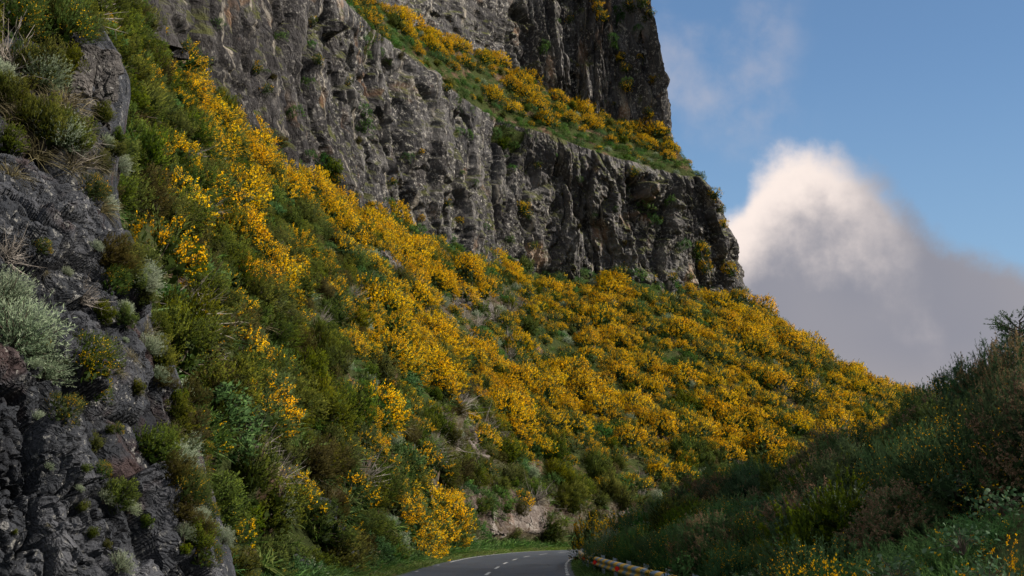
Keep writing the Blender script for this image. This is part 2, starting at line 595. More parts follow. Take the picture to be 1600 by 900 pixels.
M['bramble'] = leaf_mat('bramble_leaf', (0.02, 0.05, 0.02), (0.055, 0.11, 0.045), (0.15, 0.22, 0.13), hue=0.03, rough=0.4)
M['grass'] = leaf_mat('grass_blade', (0.04, 0.08, 0.014), (0.11, 0.17, 0.035), (0.24, 0.28, 0.08), hue=0.05)
M['drygrass'] = leaf_mat('dry_grass_blade', (0.06, 0.055, 0.025), (0.15, 0.13, 0.065), (0.30, 0.27, 0.17), hue=0.02)
M['twig'] = leaf_mat('dead_twig', (0.09, 0.08, 0.07), (0.20, 0.18, 0.16), (0.36, 0.33, 0.30), trans=0.0)
M['stem'] = leaf_mat('woody_stem', (0.05, 0.04, 0.03), (0.09, 0.075, 0.06), (0.15, 0.13, 0.11), trans=0.0)
M['white'] = leaf_mat('white_blossom', (0.5, 0.52, 0.5), (0.65, 0.66, 0.62), (0.8, 0.8, 0.76), trans=0.2)

# ------------------------------------------------------------------ the road line
ROADC = np.array([(-1.6, -40), (-1.5, -10), (-1.4, 15), (-1.25, 35), (-0.95, 53), (0.0, 76), (1.7, 92), (5.0, 106), (11.5, 117), (22, 124), (37, 127.5), (60, 129), (120, 129)], float)
_rt = np.linspace(0, len(ROADC) - 1, 400)
RC = spline(ROADC, 400, _rt)
RN = unit(np.gradient(RC, axis=0))
RL = np.stack([-RN[:, 1], RN[:, 0]], -1)        # left of travel
RS = np.concatenate([[0], np.cumsum(np.linalg.norm(np.diff(RC, axis=0), axis=1))])
HALF = 3.25


def road_at(y=None, s=None, off=0.0):
    if s is None:
        i = np.interp(y, RC[:, 1], np.arange(400))
    else:
        i = np.interp(s, RS, np.arange(400))
    c = np.array([np.interp(i, np.arange(400), RC[:, k]) for k in (0, 1)]).T
    l = np.array([np.interp(i, np.arange(400), RL[:, k]) for k in (0, 1)]).T
    return c + l * off


def road_dist(x, y):
    P = np.stack([np.asarray(x), np.asarray(y)], -1)
    sh = P.shape[:-1]
    P = P.reshape(-1, 2)
    D = np.full(len(P), 1e9)
    Sg = np.zeros(len(P))
    for i in range(0, 400, 2):
        d = P - RC[i]
        q = (d ** 2).sum(-1)
        w = q < D
        D = np.where(w, q, D)
        Sg = np.where(w, d @ RL[i], Sg)
    return (np.sqrt(D) * np.sign(Sg)).reshape(sh)      # + = left side


# ------------------------------------------------------------------ ground, hills
gx = np.linspace(-3000, 3000, 3)
Pg = np.stack(np.meshgrid(gx, gx, indexing='ij'), -1)
Pg = np.concatenate([Pg, np.full(Pg.shape[:2] + (1,), -0.6)], -1)
tag(link('ground', mesh_np('ground', Pg.reshape(-1, 3), grid_faces(3, 3), mats=[M['soil']], tone=np.zeros(9))), 'dark vegetated ground below the road', kind='structure')

# unseen hill behind and right of the camera, added to shade the road
nu, nv = 90, 40
U, V = np.meshgrid(np.linspace(0, 1, nu), np.linspace(0, 1, nv), indexing='ij')
hy = -70 + U * 168
crest = np.interp(hy, [-70, -40, 0, 40, 62, 84, 98], [30, 84, 87, 85, 80, 45, 15])
prof = np.interp(V, [0, 0.45, 0.55, 1], [0, 1, 1, 0])
hx = 62 + V * 130
hz = crest * prof + 4 * fbm(np.stack([U * 8, V * 5], -1), 4, 5) * prof - 1
tag(link('shade_hill', mesh_np('shade_hill', np.stack([hx, hy, hz], -1).reshape(-1, 3), grid_faces(nu, nv), mats=[M['soil']], tone=np.zeros(nu * nv), smooth=True)),
    'unseen green hill added to shade the road', kind='structure')

# ------------------------------------------------------------------ the mountain: stations along the strike
Bp = np.array([at_z(150, -150, 36), at_z(262, 90, 36), at_z(470, 290, 36), at_z(640, 364, 36), at_z(760, 405, 36), at_z(870, 436, 35.5),
               at_z(1000, 440, 35.5), at_z(1096, 455, 35.5), at_z(1146, 460, 35.8), (29, 222, 35.5), (16, 275, 34)])
Cp = np.array([at_z(330, -260, 60), at_z(420, -100, 60), at_z(530, 10, 59), at_z(610, 95, 58), at_z(745, 166, 58.5), at_z(858, 212, 56),
               at_z(976, 251, 53), at_z(1056, 273, 52), at_z(1094, 285, 52), (23, 224, 52), (10, 272, 52)])
Dp = np.array([at_z(430, -230, 72), at_z(520, -110, 71), at_z(620, 2, 70), at_z(718, 74, 69), at_z(800, 112, 69), at_z(870, 152, 67),
               at_z(950, 188, 63.5), at_z(1003, 203, 62), at_z(1043, 209, 61), (17, 226, 61), (4, 270, 61)])
Fs = [(-6.9, 8, -.3), (-6.8, 33, -.3)] + [tuple(road_at(y=y, off=5.3)) + (-.3,) for y in (53, 74, 92, 108)] + \
     [tuple(road_at(s=s, off=5.0)) + (-.3,) for s in (172, 188)] + [(88, 140, -4), (120, 175, -12), (120, 260, -14)]
Fp = np.array(Fs)
M0 = np.zeros_like(Fp)
M1 = np.zeros_like(Fp)
for i in range(8):
    d = Bp[i] - Fp[i]
    h = d[:2] / np.linalg.norm(d[:2])
    cut = [3.6, 3.8, 3.8, 3.2, 3.0, 3.2, 3.0, 3.0][i]
    M0[i] = (*(Fp[i][:2] + h * 2.4), cut)
    M1[i] = M0[i] * 0.47 + Bp[i] * 0.53 + np.array([0, 0, -0.6])
M1[8], M0[8] = at_y(1298, 577, 190), at_y(1478, 660, 178)
M1[9], M0[9] = (52, 214, 20), (74, 200, 8)
M1[10], M0[10] = (62, 270, 14), (85, 265, 2)
NSS = 900
_t = unit(np.gradient(spline(Bp, 110)[:, :2], axis=0))[::11][:11]
_n = np.stack([_t[:, 1], -_t[:, 0]], -1)
for i_, (sb, zz) in enumerate([(4, 66), (4, 66), (4, 64.5), (4, 61)]):
    Cp[i_] = (*(Bp[i_][:2] - _n[i_] * sb), zz)
    Dp[i_] = (*(Cp[i_][:2] - _n[i_] * 7.5), [77, 76, 73.5, 69.0][i_])


def lines(*L):
    return [spline(l, NSS) for l in L]


lF, l0, l1_, lB, lC, lD = lines(Fp, M0, M1, Bp, Cp, Dp)
# outward (horizontal) normal of the strike
tB = unit(np.gradient(lB[:, :2], axis=0))
nOut = np.stack([tB[:, 1], -tB[:, 0]], -1)
kern = np.ones(61) / 61
for k in range(2):
    nOut[:, k] = np.convolve(np.pad(nOut[:, k], 30, 'edge'), kern, 'valid')
nOut = unit(nOut)
lE = lD.copy()
lE[:, :2] -= nOut * 3.5
lE[:, 2] = 104
lG = lE.copy()
lG[:, :2] -= nOut * 45
lG[:, 2] = 118
strikeU = np.concatenate([[0], np.cumsum(np.linalg.norm(np.diff(lB[:, :2], axis=0), axis=1))])

SURF = {}      # name -> dict(P grid, N grid, uv)


def resample_cols(L, step, lo=0, hi=NSS - 1):
    n = int((strikeU[hi] - strikeU[lo]) / step)
    tt = np.interp(np.linspace(strikeU[lo], strikeU[hi], n), strikeU, np.arange(NSS))
    return [np.stack([np.interp(tt, np.arange(NSS), l[:, k]) for k in range(l.shape[1])], -1) for l in L], np.linspace(strikeU[lo], strikeU[hi], n)


def cliff(name, lo_line, hi_line, step, seed, below=3.0, amp=1.0, label=''):
    (a, b, no), uu = resample_cols([lo_line, hi_line, nOut], step)
    H = np.linalg.norm(b - a, axis=1).mean() + below
    nv_ = int(H / step)
    ext = a - (b - a) * (below / H)
    # a slightly uneven wall, steeper above than below
    v = np.linspace(0, 1, nv_)
    P = ext[:, None] * (1 - v)[None, :, None] + b[:, None] * v[None, :, None]
    uv = np.stack(np.broadcast_arrays(uu[:, None], (v * H)[None, :]), -1)
    u, w = uv[..., 0], uv[..., 1]
    up = u + 2.2 * fbm(np.stack([u / 11, w / 24], -1), 2, seed + 31) + 0.8 * fbm(np.stack([u / 3.0, w / 7.0], -1), 3, seed + 1) - 0.02 * w
    edge = np.minimum(1, (1 - v) / 0.10)[None, :]
    D = 1.9 * fbm(np.stack([u / 17, w / 60], -1), 2, seed + 2) + 1.5 * fbm(np.stack([up / 6, w / 26], -1), 3, seed + 3)
    c1, o1, f1, f2 = worley(np.stack([up / 2.4, w / 19], -1), seed + 4)
    D += (c1 - 0.5) * 2.4 + (sub(c1, 1) - 0.5) * 2.0 * o1[..., 0] + (sub(c1, 2) - 0.35) * 1.2 * o1[..., 1]
    D -= 1.15 * np.exp(-(f2 - f1) / 0.075)
    cl = np.abs(vnoise(np.stack([up / 4.3, w / 40], -1), seed + 21))
    D -= 2.0 * np.exp(-cl / 0.055) * np.clip(0.4 + fbm(np.stack([u / 9, w / 9], -1), 2, seed + 22), 0, 1)
    c2, o2, g1, g2 = worley(np.stack([up / 1.05, w / 3.4], -1), seed + 5)
    D += (c2 - 0.5) * 0.6 + (sub(c2, 1) - 0.5) * 0.8 * o2[..., 0] + (sub(c2, 2) - 0.5) * 0.35 * o2[..., 1]
    D -= 0.22 * np.exp(-(g2 - g1) / 0.06)
    c3, o3, h1, h2 = worley(np.stack([up / 5.0 + 4, w / 6.0], -1), seed + 8)
    D += np.where(c3 > 0.78, (c3 - 0.78) * 6.0 * (0.3 + o3[..., 1]), 0)          # blocks that overhang
    zone = np.clip(0.5 + 1.6 * fbm(np.stack([u / 14, w / 9], -1), 2, seed + 41), 0, 1)   # stretches broken into blocks instead of columns
    c4, o4, k1, k2 = worley(np.stack([u / 1.9 + 0.4 * w / 3, w / 2.1], -1), seed + 42)
    D += zone * ((c4 - 0.5) * 1.1 + (sub(c4, 1) - 0.5) * 1.3 * o4[..., 0] + (sub(c4, 2) - 0.5) * 1.3 * o4[..., 1] - 0.35 * np.exp(-(k2 - k1) / 0.06))
    D += 0.17 * fbm(np.stack([u / 0.5, w / 1.6], -1), 3, seed + 6, 0.6)
    Dp_ = np.pad(D, ((1, 1), (1, 1)), 'edge')
    Dv = 0.25 * Dp_[:, :-2] + 0.5 * Dp_[:, 1:-1] + 0.25 * Dp_[:, 2:]
    D = 0.15 * Dv[:-2] + 0.7 * Dv[1:-1] + 0.15 * Dv[2:]
    D += 0.16 * fbm(np.stack([u / 0.6, w / 0.8], -1), 3, seed + 61, 0.6)
    D *= amp
    D = D * (0.25 + 0.75 * edge)
    P[..., :2] += no[:, None] * D[..., None]
    N = grid_normals(P)
    if (N[..., :2] * no[:, None]).sum() < 0: N = -N
    tone = np.clip(0.5 + 0.55 * (c1 - 0.5) + 0.7 * (c2 - 0.5), 0, 1)
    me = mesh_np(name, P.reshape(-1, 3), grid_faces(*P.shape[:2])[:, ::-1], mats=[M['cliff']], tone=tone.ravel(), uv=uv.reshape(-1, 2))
    o = tag(link(name, me), label, kind='structure')
    SURF[label] = dict(P=P, N=N, no=no)
    return P, N


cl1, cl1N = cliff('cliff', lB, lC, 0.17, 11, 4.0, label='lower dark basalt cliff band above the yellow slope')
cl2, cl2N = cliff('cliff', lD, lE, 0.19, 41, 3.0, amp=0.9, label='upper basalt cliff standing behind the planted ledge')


def slope(name, Ls, fr, step, rows, seed, amp, label, bare=None):
    (r), uu = resample_cols(Ls, step)
    fr = np.asarray(fr, float)
    v = np.linspace(0, 1, rows)
    A = np.stack(r, 1)                                   # (n, lines, 3)
    k = np.clip(np.searchsorted(fr, v, 'right') - 1, 0, len(fr) - 2)
    f = ((v - fr[k]) / (fr[k + 1] - fr[k]))[None, :, None]
    P = A[:, k] * (1 - f) + A[:, k + 1] * f
    # soften the breaks of slope
    ker = np.array([1, 2, 3, 2, 1]) / 9
    Q = np.pad(P, ((0, 0), (2, 2), (0, 0)), 'edge')
    P2 = sum(ker[j] * Q[:, j:j + rows] for j in range(5))
    P2[:, 0], P2[:, -1] = P[:, 0], P[:, -1]
    P = P2
    w = np.linalg.norm(np.diff(P, axis=1), axis=2).mean(0)
    w = np.concatenate([[0], np.cumsum(w)])
    uv = np.stack(np.broadcast_arrays(uu[:, None], w[None, :]), -1)
    N = grid_normals(P)
    if N[..., 2].mean() < 0: N = -N
    D = amp * fbm(uv / 5.0, 4, seed) + amp * 0.6 * fbm(uv / 14.0, 2, seed + 3)
    P = P + N * D[..., None]
    N = grid_normals(P)
    if N[..., 2].mean() < 0: N = -N
    pr = project(P)
    tone = np.zeros(P.shape[:2])
    if bare is not None:
        for (cx, cy, rx, ry, wt) in bare:
            q = ((pr[..., 0] - cx) / rx) ** 2 + ((pr[..., 1] - cy) / ry) ** 2
            tone = np.maximum(tone, wt * np.clip(1.6 - q + 0.5 * fbm(uv / 2.0, 3, seed + 9), 0, 1))
    me = mesh_np(name, P.reshape(-1, 3), grid_faces(*P.shape[:2]), mats=[M['soil']], tone=tone.ravel(), smooth=True)
    o = tag(link(name, me), label, kind='structure')
    SURF[label] = dict(P=P, N=N, tone=tone)
    return P, N, pr


BARE = [(720, 470, 110, 24, .6), (610, 420, 36, 26, .6), (800, 800, 110, 40, 1.0), (740, 690, 60, 60, .7), (720, 770, 60, 30, .8), (980, 800, 70, 15, .8), (1110, 715, 40, 15, .5)]
Bin = lB.copy(); Bin[:, :2] -= nOut * 3.0; Bin[:, 2] += 1.5
hillP, hillN, hillPr = slope('hillside', [lF, l0, l1_, lB, Bin], [0, .08, .5, .96, 1], 0.5, 150, 71, 0.45, 'steep hillside of shrubs between road and cliff', BARE)
Cout = lC.copy(); Cout[:, :2] -= nOut * 0.5; Cout[:, 2] -= 0.3
Din = lD.copy(); Din[:, :2] -= nOut * 2.5; Din[:, 2] += 1
Cskirt = lC.copy(); Cskirt[:, :2] -= nOut * 2.0; Cskirt[:, 2] -= 3.5
ledP, ledN, ledPr = slope('hillside', [Cskirt, Cout, lD, Din], [0, .14, .9, 1], 0.5, 46, 81, 0.3, 'sloping green ledge between the two cliffs')
slope('hillside', [lE, lG], [0, 1], 2.0, 12, 91, 0.8, 'mountain top above the upper cliff')

# ------------------------------------------------------------------ foreground rock bank on the left
rows_px = [  # (py, [(px, depth) ...], wrap behind)
    (1060, [(-260, 14.0), (-60, 16.2), (120, 17.6), (280, 19.2), (372, 21.2), (392, 24.5)]),
    (900, [(-260, 14.6), (-60, 16.6), (120, 18.0), (270, 19.8), (348, 22.0), (366, 25.5)]),
    (790, [(-260, 15.0), (-60, 16.9), (110, 18.4), (250, 20.4), (318, 22.8), (338, 26.5)]),
    (700, [(-260, 15.2), (-60, 17.0), (100, 18.6), (220, 20.8), (290, 23.4), (310, 27.2)]),
    (600, [(-260, 15.8), (-60, 17.4), (90, 19.2), (190, 21.4), (262, 24.2), (280, 28.2)]),
    (500, [(-260, 16.3), (-60, 18.0), (80, 20.0), (160, 22.0), (222, 25.0), (240, 29.2)]),
    (400, [(-260, 17.2), (-60, 19.2), (70, 21.0), (140, 23.0), (190, 25.8), (205, 30.4)]),
    (300, [(-260, 18.4), (-60, 20.6), (60, 22.6), (125, 24.4), (172, 26.8), (186, 31.6)]),
    (200, [(-260, 20.0), (-60, 22.4), (60, 24.4), (130, 25.8), (184, 27.8), (198, 32.6)]),
    (120, [(-260, 21.5), (-60, 24.0), (60, 26.0), (130, 27.2), (188, 29.0), (202, 33.8)]),
    (50, [(-260, 23.0), (-60, 25.6), (50, 27.8), (110, 29.0), (150, 31.0), (165, 35.6)]),
    (-40, [(-260, 25.0), (-60, 27.8), (30, 30.4), (80, 31.8), (112, 34.0), (126, 38.6)]),
    (-200, [(-260, 29.0), (-60, 32.0), (10, 35.0), (50, 37.0), (80, 39.0), (96, 43.6)]),
]
grid = np.array([[at_y(px, py, d) for px, d in r] for py, r in rows_px])     # (13,6,3)
NR, NC = 560, 520
g1 = np.stack([spline(grid[:, j], NR) for j in range(6)], 1)
tc_ = np.concatenate([np.linspace(0, 4, 400), np.linspace(4, 5, 121)[1:]])
rb = np.stack([spline(g1[i], 0, tc_) for i in range(NR)], 0)
rbN = grid_normals(rb)
if rbN[..., 1].mean() > 0: rbN = -rbN
# horizontal direction across the face, for slabs that dip to the right
q = rb.copy()
wq = q + 0.10 * np.stack([fbm(q / 0.9, 2, 301), fbm(q / 0.9, 2, 302), fbm(q / 0.9, 2, 303)], -1)
D = 0.45 * fbm(q / 3.0, 2, 311)
dip = np.array([[0.83, 0.1, -0.55], [0.1, 0.98, 0.15], [0.55, -0.15, 0.83]])
qd = wq @ dip.T
c1, o1, f1, f2 = worley(qd / np.array([2.3, 1.8, 1.05]), 321)
gr = np.stack([sub(c1, k) - 0.5 for k in (1, 2, 3)], -1)
D += (c1 - 0.5) * 0.7 + (gr * o1).sum(-1) * 1.0 - 0.25 * np.exp(-(f2 - f1) / 0.06)
c2, o2, e1, e2 = worley(qd / np.array([0.62, 0.5, 0.26]) + 3, 331)
gr2 = np.stack([sub(c2, k) - 0.5 for k in (1, 2, 3)], -1)
rough = np.clip(0.85 + 0.8 * fbm(q / 2.5, 2, 351), 0.25, 1.3)
D += rough * ((c2 - 0.5) * 0.20 + (gr2 * o2).sum(-1) * 0.26 - 0.10 * np.exp(-(e2 - e1) / 0.05))
c3, o3, e1, e2 = worley(qd / np.array([0.22, 0.2, 0.11]) + 7, 341)
gr3 = np.stack([sub(c3, k) - 0.5 for k in (1, 2, 3)], -1)
D += rough * ((c3 - 0.5) * 0.07 + (gr3 * o3).sum(-1) * 0.19 - 0.03 * np.exp(-(e2 - e1) / 0.08))
D += 0.03 * fbm(q / 0.12, 3, 361)
colfade = np.interp(tc_, [0, 2.7, 3.7, 4.0, 4.25, 5], [1, 1, 0.55, 0.3, 0.16, 0.1])[None, :]
D = np.clip(D, -0.9, 0.75)
rb2 = rb + rbN * (D * colfade)[..., None]
rb2N = grid_normals(rb2)
if rb2N[..., 1].mean() > 0: rb2N = -rb2N
me = mesh_np('rock_bank', rb2.reshape(-1, 3), grid_faces(NR, NC), mats=[M['rock']], tone=np.clip(0.5 + 0.5 * (c1 - .5) + 0.5 * (c2 - 0.5), 0, 1).ravel())
tag(link('rock_bank', me), 'dark broken basalt bank rising from the roadside at the left', kind='structure')
rbPr = project(rb2)

# ------------------------------------------------------------------ rock outcrops standing in the slope
def surf_at(P, pr, px, py):
    q = (pr[..., 0] - px) ** 2 + (pr[..., 1] - py) ** 2
    ok = q < max(q.min() * 2.0, 16.0)
    d = np.where(ok, pr[..., 2], 1e9)
    i = np.unravel_index(np.argmin(d), d.shape)
    return i


def outcrop(px, py, wpx, hpx, mat, label, seed, thick=0.35, src=None, facet=1.0, upright=False):
    P, N, pr = src or (hillP, hillN, hillPr)
    i = surf_at(P, pr, px, py)
    c, nn, d = P[i], N[i], pr[i][2]
    a = unit(np.cross([0, 0, 1.0], nn)); b = np.cross(nn, a)
    if b[2] < 0: b = -b
    if upright: a, b, nn = np.array([0.96, 0.28, 0]), np.array([0.12, 0.15, 0.98]), np.array([0.28, -0.96, 0])
    view = unit(c - CAM)
    w = wpx * d / FPX / 2
    hgt = hpx * d / FPX / 2 / max(0.3, abs(np.cross(view, b)).max() if False else np.linalg.norm(b - view * (b @ view)))
    n = 90
    th = np.linspace(0, np.pi, n); ph = np.linspace(0, 2 * np.pi, 2 * n)
    T, Pp = np.meshgrid(th, ph, indexing='ij')
    S = np.stack([np.sin(T) * np.cos(Pp), np.sin(T) * np.sin(Pp), np.cos(T)], -1)
    S = 0.45 * S + 0.55 * S / np.abs(S).max(-1, keepdims=True)
    tk = thick * min(w, hgt) * 2
    L = S * np.array([w, hgt, tk])
    lw = L + 0.1 * np.stack([fbm(L / 1.2, 3, seed), fbm(L / 1.2, 3, seed + 1), fbm(L / 1.2, 3, seed + 2)], -1)
    Dd = 0.3 * fbm(L / 1.5, 3, seed + 3)
    tn = 0.5
    for sz, am in ((1.6 * facet, 0.6), (0.6 * facet, 0.26), (0.25 * facet, 0.1)):
        c1_, o1_, a1_, a2_ = worley(lw / sz + 5, seed + int(sz * 100))
        g_ = np.stack([sub(c1_, k) - 0.5 for k in (1, 2, 3)], -1)
        Dd = Dd + am * (0.8 * (c1_ - .5) + 1.7 * (g_ * o1_).sum(-1)) - am * 0.3 * np.exp(-(a2_ - a1_) / 0.05)
        tn = tn + 0.35 * (c1_ - 0.5)
    L = L + unit(S / np.array([w, hgt, tk])) * (Dd * min(1, tk * 1.2))[..., None]
    Wd = L[..., 0:1] * a + L[..., 1:2] * b + L[..., 2:3] * nn
    me = mesh_np('rock_outcrop', Wd.reshape(-1, 3), grid_faces(n, 2 * n), mats=[mat], tone=np.clip(tn, 0, 1).ravel())
    o = link('rock_outcrop', me)
    o.location = c - nn * tk * 0.25
    tag(o, label, 'rock')
    return o


outcrop(825, 812, 110, 48, M['rock_pale'], 'pale scarred rock face with reddish earth at the road bend', 501, 0.10)
outcrop(775, 815, 60, 40, M['rock_pale'], 'small reddish rock slab left of the pale face at the bend', 503, 0.3)
outcrop(745, 487, 150, 40, M['rock_grey'], 'long grey rock patch among yellow shrubs on the slope', 505, 0.3)
outcrop(650, 455, 60, 40, M['rock_grey'], 'grey rock step just left of the long rock patch', 507, 0.35)
outcrop(607, 415, 46, 46, M['rock_grey'], 'small grey rock wall under the yellow shrubs below the cliff', 509, 0.4)
outcrop(690, 395, 40, 18, M['rock_grey'], 'low grey rock showing through grass at the cliff foot', 511, 0.4)
outcrop(740, 700, 60, 55, M['rock_pale'], 'brown crumbling earth and rock scar amid dry grey shrubs', 513, 0.25)
outcrop(985, 805, 70, 24, M['rock_pale'], 'low pale rock strip behind bushes right of the bend', 515, 0.3)
outcrop(508, 850, 70, 140, M['rock'], 'tall dark rock standing at the left road verge', 517, 0.45)
outcrop(440, 885, 110, 80, M['rock'], 'low dark rock in shade left of the tall verge rock', 519, 0.4)
outcrop(400, 870, 60, 50, M['rock'], 'small dark rock at the foot of the heath bushes', 521, 0.4)
outcrop(150, 150, 74, 175, M['rock_tan'], 'tall grey boulder with a tan face at upper left', 537, 0.38, src=(rb2, rb2N, rbPr), facet=0.7, upright=True)

# ------------------------------------------------------------------ road and its markings
def strip(o1, o2, s0, s1, z, step=0.5, name='road', jag=0.0, seed=0):
    n = max(2, int((s1 - s0) / step) + 1)
    s = np.linspace(s0, s1, n)
    j = jag * fbm(np.stack([s / 0.8, s * 0], -1), 3, seed) if jag else np.zeros(n)
    j2 = jag * fbm(np.stack([s / 0.8, s * 0 + 9], -1), 3, seed) if jag else np.zeros(n)
    c = road_at(s=s); l = road_at(s=s, off=1.0) - c
    A = c + l * (np.asarray(o1) + j)[:, None]; B = c + l * (np.asarray(o2) + j2)[:, None]
    V = np.concatenate([np.c_[A, np.full(n, z)], np.c_[B, np.full(n, z)]])
    i = np.arange(n - 1)
    return V, np.stack([i, i + 1, n + i + 1, n + i], -1)


def asphalt_mat():
    m, n, out = mat_base('asphalt')
    tcn = n.new('ShaderNodeTexCoord')
    P = tcn.outputs['Object']
    f = n.noise(P, 0.5, 6, 0.65)
    g = n.noise(P, 30, 3, 0.7)
    vk = n.new('ShaderNodeTexVoronoi', feature='DISTANCE_TO_EDGE')
    n.put(vk.inputs['Vector'], n.vmath('ADD', P, n.vmath('MULTIPLY', n.new('ShaderNodeTexNoise').outputs['Color'], (0.6, 0.6, 0))))
    vk.inputs['Scale'].default_value = 0.35
    c = n.ramp(f, [(0.3, (0.030, 0.039, 0.055)), (0.6, (0.048, 0.061, 0.082)), (0.8, (0.075, 0.091, 0.115))])
    c = n.mix(n.math('MULTIPLY', n.sstep(g, 0.5, 0.75), 0.35), c, (0.12, 0.12, 0.12))
    cr = n.noise(n.vmath('MULTIPLY', P, (1.0, 0.16, 1)), 0.9, 5, 0.6)
    c = n.mix(n.math('MULTIPLY', n.sstep(cr, 0.58, 0.66), 0.55), c, (0.028, 0.031, 0.038))
    c = n.mix(n.math('MULTIPLY', n.math('LESS_THAN', vk.outputs['Distance'], 0.012), 0.6), c, (0.015, 0.016, 0.02))
    pt = n.noise(n.vmath('MULTIPLY', P, (0.5, 0.12, 1)), 1.0, 2, 0.4)
    c = n.mix(n.math('MULTIPLY', n.math('GREATER_THAN', pt, 0.60), 0.35), c, (0.03, 0.034, 0.042))
    d = n.new('ShaderNodeBsdfPrincipled')
    n.put(d.inputs['Base Color'], c)
    d.inputs['Roughness'].default_value = 0.62
    bp = n.new('ShaderNodeBump')
    n.put(bp.inputs['Height'], g)
    bp.inputs['Strength'].default_value = 0.3
    bp.inputs['Distance'].default_value = 0.02
    n.l.new(bp.outputs[0], d.inputs['Normal'])
    n.l.new(d.outputs[0], out.inputs[0])
    return m


M['asphalt'] = asphalt_mat()
M['paint'] = plain_mat('worn_road_paint', (0.40, 0.41, 0.41), 0.7, 0, 0.6, 9)
SEND = RS[-1] - 30
V, Q = strip(-HALF, HALF, 5, SEND, 0.0, jag=0.06)
tag(link('road', mesh_np('road', V, Q, mats=[M['asphalt']])), 'grey asphalt road bending right round the foot of the slope', kind='structure')
mk = MB()
s_bend = float(np.interp(76, RC[:, 1], RS))
for s in np.arange(20.5, SEND, 8.0):
    V, Q = strip(-0.06, 0.06, s, s + 3.4, 0.004)
    mk.add(V, Q)
V, Q = strip(HALF - 0.42, HALF - 0.30, s_bend - 4, SEND, 0.004, jag=0.02, seed=3)
mk.add(V, Q)
for s in np.arange(30, s_bend + 4, 2.6):
    V, Q = strip(-HALF + 0.20, -HALF + 0.30, s, s + 1.9, 0.004, jag=0.03, seed=int(s))
    mk.add(V, Q)
for s in np.arange(30, s_bend - 6, 9.5):
    V, Q = strip(HALF - 0.36, HALF - 0.26, s, s + 0.9, 0.004, jag=0.03, seed=int(s) + 5)
    mk.add(V, Q)
tag(link('road_markings', mk.mesh('road_markings', [M['paint']])), 'worn white dashes and edge lines on the road', kind='structure')

# verges and the bank of bushes on the right
V, Q = strip(HALF - 0.25, HALF + 3.2, 5, SEND, -0.02)
n2 = len(V) // 2
V[n2:, 2] = 0.12
tag(link('verge', mesh_np('verge', V, Q, mats=[M['soil']], tone=np.zeros(len(V)))), 'grassy verge on the left of the road', kind='structure')
nx, ny = 90, 160
bx, by = np.meshgrid(np.linspace(0, 1, nx), np.linspace(2, 121, ny), indexing='ij')
edge_x = road_at(y=by.ravel(), off=-HALF + 0.2)[:, 0].reshape(by.shape)
bxx = edge_x + bx ** 1.6 * 60
dr = np.abs(road_dist(bxx, by)) - HALF
bz = -0.03 + np.clip(0.10 * (dr - 0.2), 0, 0.1) + np.clip(0.52 * (dr - 1.3), 0, 3.6) + 0.18 * fbm(np.stack([bxx / 2, by / 2], -1), 3, 601) * np.clip(dr - 0.6, 0, 1)
bankP = np.stack([bxx, by, bz], -1)
tag(link('roadside_bank', mesh_np('roadside_bank', bankP.reshape(-1, 3), grid_faces(nx, ny), mats=[M['soil']], tone=np.zeros(nx * ny), smooth=True)),
    'low bank under the bushes right of the road', kind='structure')

# ------------------------------------------------------------------ guardrail and bollards
def rail_mat():
    m, n, out = mat_base('striped_rail_paint')
    at = n.new('ShaderNodeAttribute', attribute_name='wall_uv')
    sp = n.new('ShaderNodeSeparateXYZ')
    n.put(sp.inputs[0], at.outputs['Vector'])
    tcn = n.new('ShaderNodeTexCoord')
    ns = n.noise(tcn.outputs['Object'], 7, 6, 0.7)
    u = n.math('ADD', n.math('MULTIPLY', sp.outputs[0], 1 / 1.9), n.math('MULTIPLY', sp.outputs[1], 1.2))
    st = n.math('GREATER_THAN', n.math('FRACT', n.math('ADD', u, n.math('MULTIPLY', ns, 0.05))), 0.5)
    c = n.mix(st, (0.17, 0.27, 0.40), (0.70, 0.42, 0.05))
    c = n.mix(n.sstep(ns, 0.56, 0.70), c, (0.20, 0.10, 0.05))
    d = n.new('ShaderNodeBsdfPrincipled')
    n.put(d.inputs['Base Color'], c)
    d.inputs['Roughness'].default_value = 0.55
    n.l.new(d.outputs[0], out.inputs[0])
    return m


M['rail'] = rail_mat()
M['galv'] = plain_mat('galvanised_steel', (0.22, 0.28, 0.34), 0.5, 0.3, 0.2)
M['red'] = plain_mat('red_reflector', (0.75, 0.02, 0.015), 0.25, 0, 0.05)
M['conc'] = plain_mat('bollard_paint', (0.62, 0.64, 0.66), 0.6, 0, 0.2, 14)
M['bolbase'] = plain_mat('bollard_grey', (0.16, 0.18, 0.22), 0.7, 0, 0.2, 14)
rail_xy = spline(np.array([(3.75, 14), (3.55, 24), (3.35, 32), (3.06, 42), (2.86, 52), (2.88, 60), (3.45, 70), (4.9, 81), (8.0, 92), (13, 101)]), 260)
ru = np.concatenate([[0], np.cumsum(np.linalg.norm(np.diff(rail_xy, axis=0), axis=1))])
rt = unit(np.gradient(rail_xy, axis=0))
rl = np.stack([-rt[:, 1], rt[:, 0]], -1)         # towards the road
prof = [(0.0, -0.155), (0.045, -0.135), (0.075, -0.10), (0.075, -0.06), (0.03, -0.02), (0.03, 0.02), (0.075, 0.06), (0.075, 0.10), (0.045, 0.135), (0.0, 0.155), (-0.06, 0.158), (-0.063, 0.150), (-0.006, 0.148)]
RZ = 0.56
V = np.concatenate([[np.r_[rail_xy[i] + rl[i] * a, RZ + b] for a, b in prof] for i in range(260)])
uvr = np.concatenate([[(ru[i], b) for a, b in prof] for i in range(260)])
